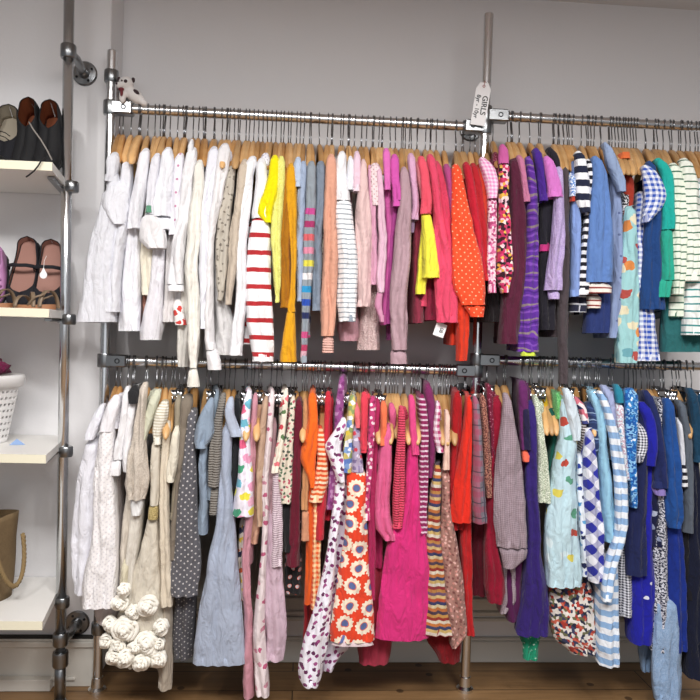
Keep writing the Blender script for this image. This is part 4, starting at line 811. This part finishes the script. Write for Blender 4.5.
def long_ones(rail, pts, lab):
    for px, py in pts:
        x = at(px, py, -.205)[0]; hanger('L', x, RAILZ[rail], rnd.uniform(-.03, .03), 0, lab, HG[rail], .205)
long_ones(0, [(131, 163), (222, 172), (235, 168)], 'pale wooden hanger with its bare rounded end showing among the white clothes')
long_ones(1, [(624, 172), (629, 172), (634, 174)], 'pale wooden hanger with its bare rounded end showing beside the chambray dress')
long_ones(2, [(246, 432), (257, 418), (303, 432), (166, 420)], 'wooden hanger with its bare end showing between white, peach and orange clothes')
long_ones(2, [(379, 433), (391, 430), (409, 428), (418, 436), (443, 434), (448, 436), (455, 436)], 'wooden hanger with its bare rounded end showing among the pink dresses')
long_ones(3, [(547, 430), (552, 432), (557, 425), (595, 434), (643, 432), (692, 420)], 'wooden hanger with its bare end showing among green and blue clothes')

# ------------------------------------------------------------------ rosettes of the ivory dress
def rosette(px, py, rad, par, seed, Y=-.20):
    x, z = at(px, py, Y); R = rad/310
    b = MB(); b.blob((0, .012, 0), (R*.95, .014, R*1.0), 16, 8, None, .25, seed)
    for k, (rr, tr) in enumerate(((.84, .20), (.60, .19), (.36, .18), (.12, .17))):
        pts = []; n = 20
        for i in range(n+1):
            a = 6.28318*i/n+seed+k*1.3; q = R*rr*(1+.10*math.sin(a*2+seed*2+k)+.05*math.sin(a*5+k))
            pts.append((q*math.cos(a), -.004-.007*k+.004*math.sin(a*3+k+seed), q*math.sin(a)))
        b.tube(pts, [R*tr*(.75+.35*abs(math.sin(i*1.9+k+seed))) for i in range(n+1)], 7)
    O = par.location
    return b.build('rosette', solid('rosette_cloth', '#f0ece2', .85), par, (x-O.x, Y-O.y, z-O.z))
rd = bpy.data.objects['rosette_dress']
for i, (px, py, r) in enumerate([(148, 606, 10), (125, 629, 12.5), (147, 643, 12), (161, 627, 8), (125, 658, 9), (141, 662, 9), (158, 659, 8.5), (106, 641, 7), (114, 656, 8), (120, 603, 8), (133, 612, 7), (110, 624, 7.5), (124, 590, 7), (135, 647, 7), (118, 645, 8), (159, 644, 6)]):
    rosette(px, py, r, rd, i*.77, -.205+.006*(i % 4))

# price tag of the watermelon pink top, and the shop's hand written size tag
TAGM = solid('card_white', '#f0eff0', .6); INK = solid('black_ink', '#17171a', .6)
def text(body, size, mat, par, loc, rot, name='lettering'):
    cu = bpy.data.curves.new(name, 'FONT'); cu.body = body; cu.size = size; cu.extrude = .0003; cu.offset = size*.012
    cu.align_x = 'CENTER'; cu.align_y = 'CENTER'; cu.materials.append(mat)
    t0 = bpy.data.objects.new('t', cu); C.objects.link(t0); bpy.context.view_layer.update()
    me = bpy.data.meshes.new_from_object(t0.evaluated_get(bpy.context.evaluated_depsgraph_get())); bpy.data.objects.remove(t0)
    if not me.materials: me.materials.append(mat)
    o = bpy.data.objects.new(name, me); C.objects.link(o); o.parent = par; o.location = loc; o.rotation_euler = rot; return o
wt = bpy.data.objects['watermelon_shirt']
x, z = at(440, 330, -.17); b = MB(); b.box((0, 0, 0), (.036, .001, .044), bev=.0004)
O = wt.location
tg = b.build('price_tag', TAGM, wt, (x-O.x, -.17-O.y, z-O.z), (0, .30, 0), smooth=False); tg['label'] = 'white card price tag'
text('08', .017, INK, tg, (.004, -.0012, 0), (math.pi/2, math.pi/2, 0), 'figures')
x, z = at(481, 104, -.035)
st = tag(empty('size_tag', (x, -.035, z)), 'tall white handwritten card tag tied to the middle chrome post', 'tag'); st.rotation_euler = (0, .13, -.15)
b = MB(); w, h = .025, .073
out = [(-w, -h), (w, -h), (w, h-.02), (w*.55, h), (-w*.55, h), (-w, h-.02)]
b.add([(p[0], -.0006, p[1]) for p in out]+[(p[0], .0006, p[1]) for p in out], [(0, 1, 2, 3, 4, 5), (11, 10, 9, 8, 7, 6)]+[(i, i+6, (i+1) % 6+6, (i+1) % 6) for i in range(6)])
b.build('card', TAGM, st, smooth=False)
b = MB(); b.tube([(0, -.0015, h-.010), (0, -.004, h+.004), (.004, .012, h+.010), (.008, .03, h+.008)], .0009, 6); b.tube([(0.004*math.cos(a*.6283), -.001, h-.012+.004*math.sin(a*.6283)) for a in range(11)], .0011, 6)
b.build('string', solid('red_string', '#a0504a', .7), st)
text('GIRLS', .026, INK, st, (.010, -.0012, -.004), (math.pi/2, math.pi/2, 0))
text('8yr - 10yr', .020, INK, st, (-.012, -.0012, -.010), (math.pi/2, math.pi/2, 0))

# ------------------------------------------------------------------ small white soft toy on the rail end
x, z = at(130, 93, -.01)
toy = tag(empty('soft_toy', (x, -.01, z)), 'small white plush puppy with dark ears lying over the upper rail end', 'soft toy')
b = MB(); Mr = Matrix.Rotation(.62, 4, 'Y')
b.blob((-.012, -.006, .028), (.026, .024, .024), 14, 10); b.blob((-.028, -.022, .016), (.013, .014, .012), 10, 8)
b.blob((.012, 0, -.006), (.046, .024, .022), 16, 10, Mr); b.blob((.044, -.004, -.030), (.018, .015, .012), 12, 8, Mr)
b.blob((-.020, -.016, -.018), (.012, .012, .024), 10, 8)
o = b.build('body', solid('plush_white', '#dcd8d6', .95, 0, 240, .002), toy); r_ = o.modifiers.new('remesh', 'REMESH'); r_.mode = 'VOXEL'; r_.voxel_size = .003; r_.use_smooth_shade = True
dk = solid('plush_dark', '#3a2a2e', .9)
for (q, s, nme) in (((-.034, -.012, .038), (.006, .007, .010), 'ear'), ((.012, -.010, .040), (.006, .007, .009), 'ear'), ((-.036, -.034, .018), (.004, .004, .004), 'nose'), ((-.020, -.030, .030), (.003, .003, .003), 'eye'), ((-.008, -.029, .029), (.006, .003, .006), 'eye'), ((.026, -.022, -.002), (.012, .004, .006), 'patch')):
    b = MB(); b.blob(q, s, 10, 6, Mr if nme == 'patch' else None); b.build(nme, dk, toy)
b = MB(); b.blob((-.022, -.028, .002), (.010, .006, .006), 8, 6); b.blob((-.020, -.030, -.010), (.005, .004, .012), 8, 6); b.build('ribbon', solid('ribbon_red', '#6a1c26', .7), toy)

# ------------------------------------------------------------------ shoes
def shoe(name, label, px, shelf, tilt, L, Wd, upper, lining, sole, yaw=0.0, opening=(.06, .60), hgt=.062, strap=False, group=None, toeY=-.13, soleT=.012):
    """toe towards -Y, heel raised by tilt and leaning back"""
    zf = SHZ[shelf]; X = at(px, 300, -.05)[0]
    r = tag(empty(name, (X, toeY, zf)), label, 'shoe', group); r.rotation_euler = (tilt, 0, yaw)
    def hw(t):      # t 0 heel .. 1 toe
        base = Wd/2*(.74+.26*math.sin(min(1, max(0, (t-.15)/.6))*1.5708))
        if t < .12: base *= math.sqrt(max(.0, 1-((.12-t)/.12)**2))
        if t > .78: base *= math.sqrt(max(.0, 1-((t-.78)/.22)**2.2))
        return max(base, .0015)
    def yy(t): return L*(1-t)-L*0
    n, m = 30, 7
    b = MB(); V = []; F = []
    for i in range(n+1):
        t = i/n; w = hw(t)+.002; off = .004*math.sin(t*3.14)
        V += [(off-w, yy(t), 0), (off+w, yy(t), 0), (off+w, yy(t), soleT), (off-w, yy(t), soleT)]
    for i in range(n):
        for q in range(4): F.append((i*4+q, i*4+(q+1) % 4, i*4+4+(q+1) % 4, i*4+4+q))
    F += [(3, 2, 1, 0), (n*4, n*4+1, n*4+2, n*4+3)]; b.add(V, F); b.build('sole', sole, r, crease=.7)
    b = MB(); V = []; F = []
    for i in range(n+1):
        t = i/n; w = hw(t)*(.82 if strap else .93); off = .004*math.sin(t*3.14); V += [(off-w, yy(t), soleT+.003), (off, yy(t), soleT+.002), (off+w, yy(t), soleT+.003)]
    for i in range(n): F += [(i*3, i*3+3, i*3+4, i*3+1), (i*3+1, i*3+4, i*3+5, i*3+2)]
    b.add(V, F); b.build('insole', lining, r)
    b = MB(); V = []; F = []
    for i in range(n+1):
        t = i/n; w = hw(t); off = .004*math.sin(t*3.14)
        h = hgt*(1-.55*smooth01((t-.05)/.75)) if not strap else hgt*(.72-.36*smooth01((t-.02)/.3)+.0*t)
        if t > .86: h *= max(.25, math.sqrt(max(0, 1-((t-.86)/.15)**2)))
        a, c = opening
        if t <= c:
            gap = max(.0, w-.005) if t < c-.12 else (w-.005)*math.sqrt(max(0, (c-t)/.12))
        else: gap = 0
        for side in (-1, 1):
            for k in range(m+1):
                q = k/m; V.append((off+side*(w*(1-q**3)+gap*q**3), yy(t), soleT+h*(1-(1-q)**2.0)))
    st = 2*(m+1)
    for i in range(n):
        for sd in (0, 1):
            for k in range(m):
                p = i*st+sd*(m+1)+k; f = (p, p+1, p+st+1, p+st); F.append(f if sd else f[::-1])
    b.add(V, F); u = b.build('upper', upper, r); u.data.materials.append(lining)
    so = u.modifiers.new('thickness', 'SOLIDIFY'); so.thickness = .0028; so.offset = -1; so.material_offset = 1; so.use_rim = True
    if strap:
        b = MB(); w = hw(.45)+.001; pts = [(-w, yy(.45), soleT+.010), (-w*.96, yy(.45), soleT+.030), (-w*.5, yy(.46), soleT+.043), (0, yy(.47), soleT+.046), (w*.5, yy(.46), soleT+.043), (w*.96, yy(.45), soleT+.030), (w, yy(.45), soleT+.010)]
        V = []; F = []
        for (x, y, z) in pts: V += [(x, y-.006, z), (x, y+.006, z), (x*1.04, y+.006, z+.002), (x*1.04, y-.006, z+.002)]
        for i in range(len(pts)-1):
            for q in range(4): F.append((i*4+q, i*4+(q+1) % 4, i*4+4+(q+1) % 4, i*4+4+q))
        b.add(V, F); b.build('strap', upper, r)
    return r
def laces(r, L, Wd, mat, cnt=4):
    b = MB()
    for k in range(cnt):
        y = L*(.46-.065*k)+.02; z = .055-.004*k; w = Wd*.22
        b.tube([(-w, y, z-.006), (-w*.4, y-.004, z+.003), (w*.4, y-.010, z+.003), (w, y-.014, z-.006)], .0016, 6)
    return b.build('laces', mat, r)
NAVY = solid('navy_suede', '#111119', .85, 0, 160, .0015); BLACKL = solid('black_leather', '#0c0c10', .8, 0, 120, .001)
GREYL = solid('grey_lining', '#a59c8c', .9, 0, 200, .001); BROWNL = solid('brown_lining', '#7a3f22', .7, 0, 200, .001); PINKL = solid('pink_insole', '#9c7266', .7, 0, 200, .001)
RUB = solid('black_rubber', '#1e1f20', .7); MAUVE = solid('mauve_leather', '#b07aa8', .5, 0, 140, .0015)
gs = 'shoes on the top shelf'
s1 = shoe('slip_on_shoe', 'navy suede shoe with grey lining nearest the frame edge', 9, 0, 1.02, .235, .088, NAVY, GREYL, RUB, .10, hgt=.060, group=gs); laces(s1, .235, .088, BLACKL, 2)
s2 = shoe('slip_on_shoe', 'matching navy shoe cut off by the frame edge', -22, 0, 1.02, .235, .088, NAVY, GREYL, RUB, -.05, hgt=.060, group=gs)
s3 = shoe('lace_up_shoe', 'black lace-up shoe with brown lining and pale dangling lace', 31, 0, 1.12, .235, .078, BLACKL, BROWNL, RUB, -.06, opening=(.05, .42), hgt=.080, group=gs); laces(s3, .235, .078, BLACKL, 5)
s4 = shoe('lace_up_shoe', 'black lace-up shoe with brown lining beside the chrome post', 52, 0, 1.08, .235, .080, BLACKL, BROWNL, RUB, .08, opening=(.05, .42), hgt=.080, group=gs); laces(s4, .235, .080, BLACKL, 5)
def hang_lace(pxs, Y, mat, par, r=.0022):
    pts = [(*at(px, py, Y+dy),) for px, py, dy in pxs]
    P = [Vector((p[0], Y+q[2], p[1])) for p, q in zip(pts, pxs)]
    bpy.context.view_layer.update(); inv = par.matrix_world.inverted()
    b = MB(); b.tube([inv @ p for p in P], r, 6); return b.build('loose_lace', mat, par)
hang_lace([(29, 122, 0), (33, 129, -.01), (41, 140, -.02), (47, 150, -.025), (52, 160, -.03)], -.22, solid('pale_lace', '#8c8680', .8), s3)
hang_lace([(45, 158, .01), (41, 161, -.012), (38, 166, -.012), (34, 171, -.012), (29, 175, -.012), (26, 177, -.012)], -.318, BLACKL, s3)
# chunky toe cap of a boot lying in front
bx = shoe('ankle_boot', 'dull black rubber boot lying in front of the lace-ups', 20, 0, .0, .24, .105, RUB, BLACKL, RUB, 1.25, opening=(.05, .4), hgt=.085, group=gs, toeY=-.19, soleT=.010)
gm = 'shoes on the second shelf'
m1 = shoe('strap_shoe', 'dark strap shoe with pink insole leaning on the wall', 24, 1, 1.20, .245, .092, NAVY, PINKL, RUB, -.05, opening=(.05, .80), hgt=.044, strap=True, group=gm, toeY=-.09)
m2 = shoe('strap_shoe', 'dark strap shoe with white teardrop tag beside the chrome post', 50, 1, 1.18, .240, .090, NAVY, PINKL, RUB, .10, opening=(.05, .80), hgt=.044, strap=True, group=gm, toeY=-.09)
b = MB(); V = [(0, -.001, .012)]
for k in range(16):
    a = k*6.28318/16; V.append((.0125*math.cos(a), -.001, -.006+.016*math.sin(a)))
x, z = at(43.5, 275, -.16); bpy.context.view_layer.update(); inv = m2.matrix_world.inverted()
b = MB(); b.lathe([(.0115, 0), (.0115, .001)], (0, 0, 0), 20, Matrix.Rotation(math.pi/2, 4, 'X')); b.add([(-.009, -.0005, .006), (.009, -.0005, .006), (.001, -.0005, .022), (-.001, -.0005, .022)], [(0, 1, 2, 3)]); b.tube([(0, -.0005, .020), (0, .004, .045), (.001, .02, .062)], .0006, 5)
b.v = [tuple(inv @ (Vector(p)+Vector((x, -.16, z)))) for p in b.v]; t_ = b.build('swing_tag', TAGM, m2, smooth=False); t_['label'] = 'small white teardrop swing tag'
p1 = shoe('mauve_shoe', 'pink mauve child shoe cut off by the frame edge', -3, 1, 1.15, .20, .080, MAUVE, MAUVE, RUB, .1, opening=(.05, .45), hgt=.06, group=gm, toeY=-.10)
b = MB()
for k in range(3):
    y = .085-.022*k; b.tube([(-.034, y, .028), (-.025, y-.002, .047), (0, y-.004, .054), (.025, y-.002, .047), (.034, y, .028)], .006, 8)
b.build('strap', solid('mauve_strap', '#a46c9c', .5), p1)
def sandal(label, px0, px1, Y, yaw):
    x0, z = at(px0, 302, Y); x1, _ = at(px1, 302, Y); L = x1-x0
    r = tag(empty('sandal', ((x0+x1)/2, Y, SHZ[1])), label, 'sandal', 'sandals on the second shelf'); r.rotation_euler = (0, 0, yaw)
    n = 24; V = []; F = []
    for i in range(n+1):
        t = i/n; w = .036*(.75+.25*math.sin(t*3.5))*math.sqrt(max(.001, 1-abs(2*t-1)**6)); x = -L/2+L*t; zz = .010*max(0, (t-.5))
        V += [(x, -w, 0), (x, w, 0), (x, w, .012+zz), (x, -w, .012+zz)]
    for i in range(n):
        for q in range(4): F.append((i*4+q, i*4+(q+1) % 4, i*4+4+(q+1) % 4, i*4+4+q))
    F += [(3, 2, 1, 0), (n*4, n*4+1, n*4+2, n*4+3)]
    b = MB(); b.add(V, F); b.build('sole', solid('tan_sole', '#9a6a48', .6, 0, 90, .001), r, crease=.7)
    sm = solid('taupe_strap', '#7d6a55', .5, 0, 150, .001)
    for (xa, h, w2) in ((-L*.30, .034, -.2), (-L*.08, .045, .35), (L*.33, .052, -.3)):
        pts = []
        for k in range(13):
            a = math.pi*k/12; pts.append((xa+w2*.05*math.cos(a), -.036*math.cos(a), .006+h*math.sin(a)))
        V = []; F = []
        for (x, y, z) in pts: V += [(x-.006, y, z), (x+.006, y, z), (x+.006, y*1.05, z+.0025), (x-.006, y*1.05, z+.0025)]
        for i in range(12):
            for q in range(4): F.append((i*4+q, i*4+(q+1) % 4, i*4+4+(q+1) % 4, i*4+4+q))
        b = MB(); b.add(V, F); b.build('strap', sm, r)
    b = MB(); b.tube([(-L*.08, -.037, .012), (L*.1, -.040, .036), (L*.33, -.037, .046)], .003, 8); b.tube([(-L*.08, .037, .012), (L*.1, .040, .036), (L*.33, .037, .046)], .003, 8); b.build('side_strap', sm, r)
    return r
sandal('flat tan sandal with taupe straps beneath the strap shoes', 15, 56, -.205, .0)
sandal('second tan sandal running out of the frame edge', -30, 13, -.20, .04)

# ------------------------------------------------------------------ white basket with holes
PL = solid('white_plastic', '#e9e7e6', .4)
bx_, bz_ = at(9, 440, -.10)
ba = tag(empty('laundry_basket', (bx_-.15, -.115, SHZ[2])), 'white plastic basket with rows of slots, filled with dark cloth', 'basket'); ba.rotation_euler = (0, 0, -.45)
NB, MBR, HB = 48, 9, .215
def per(t, z):
    """rounded square outline growing towards the rim"""
    s = .125+.035*z/HB; a = 6.28318*t; c, d = math.cos(a), math.sin(a); k = (abs(c)**4.5+abs(d)**4.5)**(-1/4.5)
    return Vector((c*k*s*1.05, d*k*s*.80, z))
b = MB()
for j in range(MBR):
    z0, z1 = .012+j*(HB-.03)/MBR, .012+(j+1)*(HB-.03)/MBR
    for i in range(NB):
        t0, t1 = i/NB, (i+1)/NB; A = [per(t0, z0), per(t1, z0), per(t1, z1), per(t0, z1)]; c = (A[0]+A[1]+A[2]+A[3])/4
        B = [c+Vector(((p-c).x*.60, (p-c).y*.60, (p-c).z*.42)) for p in A]
        b.add(A+B, [(0, 1, 5, 4), (1, 2, 6, 5), (2, 3, 7, 6), (3, 0, 4, 7)])
w = b.build('perforated_wall', PL, ba, smooth=False); q = w.modifiers.new('weld', 'WELD'); q.merge_threshold = .0002; q = w.modifiers.new('thickness', 'SOLIDIFY'); q.thickness = .003
b = MB(); b.add([per(i/NB, .0) for i in range(NB)]+[per(i/NB, .014) for i in range(NB)], [tuple(range(NB-1, -1, -1))]+[(i, (i+1) % NB, NB+(i+1) % NB, NB+i) for i in range(NB)]+[tuple(NB+i for i in range(NB))]); b.build('base', PL, ba)
b = MB(); R_ = [per(i/NB, HB) for i in range(NB)]+[per(0, HB), per(1/NB, HB)]
V = []; F = []
for p in [per(i/NB, HB) for i in range(NB)]:
    o_ = Vector((p.x, p.y, 0)).normalized(); V += [p-o_*.003+Vector((0, 0, -.034)), p+o_*.006+Vector((0, 0, -.034)), p+o_*.013+Vector((0, 0, -.008)), p+o_*.009+Vector((0, 0, .004)), p-o_*.004+Vector((0, 0, .004)), p-o_*.007+Vector((0, 0, -.006))]
for i in range(NB):
    j = (i+1) % NB
    for q in range(6): F.append((i*6+q, j*6+q, j*6+(q+1) % 6, i*6+(q+1) % 6))
b.add(V, F); b.build('rim', PL, ba)
cl = MB(); cl.blob((0, 0, 0), (.115, .085, .045), 28, 14, None, .25, 5); o = cl.build('folded_shirt', fab('p:#7a1a4a'), loc=(bx_-.120, -.125, SHZ[2]+HB+.022)); tag(o, 'dark magenta garment heaped in the white basket', 'top')
cl = MB(); cl.blob((0, 0, 0), (.060, .045, .028), 24, 12, None, .25, 9); o = cl.build('folded_scarf', fab('zb:#26304a,#8a94b8,#3a2a4a,#c8b8c8:.02'), loc=(bx_-.065, -.185, SHZ[2]+HB+.008)); tag(o, 'dark blue patterned cloth on top of the basket heap', 'scarf')
x, z = at(17, 438, -.16); b = MB(); V = [(-.022, -.014, 0), (.024, -.004, 0), (-.006, .016, .004), (-.004, .0, .018)]
b.add(V, [(0, 2, 1), (0, 1, 3), (1, 2, 3), (2, 0, 3)]); o = b.build('paper_scrap', solid('blue_card', '#7f9cc8', .6), loc=(x, -.15, SHZ[2]+.001), smooth=False); tag(o, 'small folded blue paper scrap beside the white basket', 'paper')

# ------------------------------------------------------------------ brown woven bag with rope handles
JM = solid('jute', '#7f6a4c', .95, 0, 260, .003, '#655238', 60)
x, z = at(-4, 560, -.12)
bg = tag(empty('jute_bag', (x-.055, -.125, SHZ[3])), 'brown jute bag with rope handle on the lowest shelf', 'bag'); bg.rotation_euler = (0, 0, -.35)
n = 40; V = []; F = []; rows = 14
for j in range(rows+1):
    z = .268*j/rows
    for i in range(n):
        a = 6.28318*i/n; c, d = math.cos(a), math.sin(a); k = (abs(c)**3.4+abs(d)**3.4)**(-1/3.4)
        sx, sy = .118*(.84+.14*z/.285), .085*(.9+.1*z/.285); wv = 1+.04*noise.noise(Vector((c*2, d*2, z*9)))
        V.append((c*k*sx*wv, d*k*sy*wv, z*(1+.03*math.sin(a*2+1))))
for j in range(rows):
    for i in range(n):
        q = (i+1) % n; F.append((j*n+i, j*n+q, j*n+n+q, j*n+n+i))
F.append(tuple(range(n-1, -1, -1)))
b = MB(); b.add(V, F); o = b.build('body', JM, bg); q = o.modifiers.new('thickness', 'SOLIDIFY'); q.thickness = .004; q.offset = -1
def rope(cx, cy, ax, dx, dz, sag):
    b = MB()
    for ph in (0, 2.09, 4.19):
        pts = []
        for k in range(61):
            t = k/60; a = math.pi*t; u = Vector((ax*math.cos(a)*.055, -.012-.030*math.sin(a), .205-sag*math.sin(a)))
            tw = t*70+ph; u += Vector((.0032*math.cos(tw), .0032*math.sin(tw), .0032*math.sin(tw+.8)))
            pts.append(Vector((cx, cy, 0))+u)
        b.tube(pts, .0048, 6)
    return b
M_ = Matrix.Rotation(math.pi/2*.95, 4, 'Z')
b = rope(0, 0, 1, 0, 0, .145); b.v = [tuple(M_ @ Vector(p)+Vector((.118, -.01, 0))) for p in b.v]; b.build('rope_handle', solid('jute_rope', '#86704c', .95, 0, 300, .002), bg)
b = rope(0, -.085, 1, 0, 0, .15); b.build('rope_handle', solid('jute_rope', '#86704c', .95), bg)
b = MB(); b.box((0, 0, .16), (.15, .004, .22), Matrix.Rotation(.12, 4, 'Y'), bev=.001); o = b.build('white_magazine', solid('glossy_paper', '#e6e8e8', .3), loc=(x-.075, -.10, SHZ[3]+.03), rot=(.12, 0, -.3)); tag(o, 'white paper pad standing inside the jute bag', 'paper')
# ------------------------------------------------------------------ light
def area(name, loc, size, power, rot=(0, 0, 0), col=(1, 1, 1), sy=None):
    L = bpy.data.lights.new(name, 'AREA'); L.energy = power; L.color = col; L.shape = 'RECTANGLE'; L.size = size; L.size_y = sy or size
    o = bpy.data.objects.new(name, L); C.objects.link(o); o.location = loc; o.rotation_euler = rot; return o
def spot(name, loc, target, power, ang, blend=.3, rad=.05, col=(1, 1, 1)):
    L = bpy.data.lights.new(name, 'SPOT'); L.energy = power; L.spot_size = math.radians(ang); L.spot_blend = blend; L.shadow_soft_size = rad; L.color = col
    o = bpy.data.objects.new(name, L); C.objects.link(o); o.location = loc
    o.rotation_euler = (Vector(target)-Vector(loc)).to_track_quat('-Z', 'Y').to_euler(); return o
W = bpy.data.worlds.new('shop_interior'); bpy.context.scene.world = W; W.use_nodes = True
W.node_tree.nodes['Background'].inputs[0].default_value = (.86, .87, .9, 1); W.node_tree.nodes['Background'].inputs[1].default_value = .29
area('ceiling_panel_light', (.1, -2.3, CEIL-.02), 2.6, 135, sy=.5, col=(1, .98, .96))
area('front_fill_light', (.3, -4.3, 1.35), 3.6, 14, (math.pi/2, 0, 0), (.93, .96, 1), sy=2.0)  # added soft fill from behind the camera, lights everything frontally
for i, x in enumerate((-1.1, -.3, .5, 1.3)):
    spot('track_spot', (x, -1.75, CEIL-.06), (x*.95+.05, .0, .80), 27, 64, .18, .05, (1, .975, .95))

cam = bpy.data.cameras.new('camera'); co = bpy.data.objects.new('camera', cam); C.objects.link(co)
cam.sensor_width = 36; cam.sensor_fit = 'HORIZONTAL'; cam.lens = 36.0; cam.clip_start = .05
m = Matrix((CR, CU, -_f)).transposed().to_4x4(); m.translation = Vector((0, -CAMD, CAMH)); co.matrix_world = m
S = bpy.context.scene; S.camera = co
S.view_settings.view_transform = 'Standard'; S.view_settings.look = 'None'; S.view_settings.gamma = 1; S.view_settings.exposure = -0.1
try: S.view_settings.use_curve_mapping = False
except Exception: pass
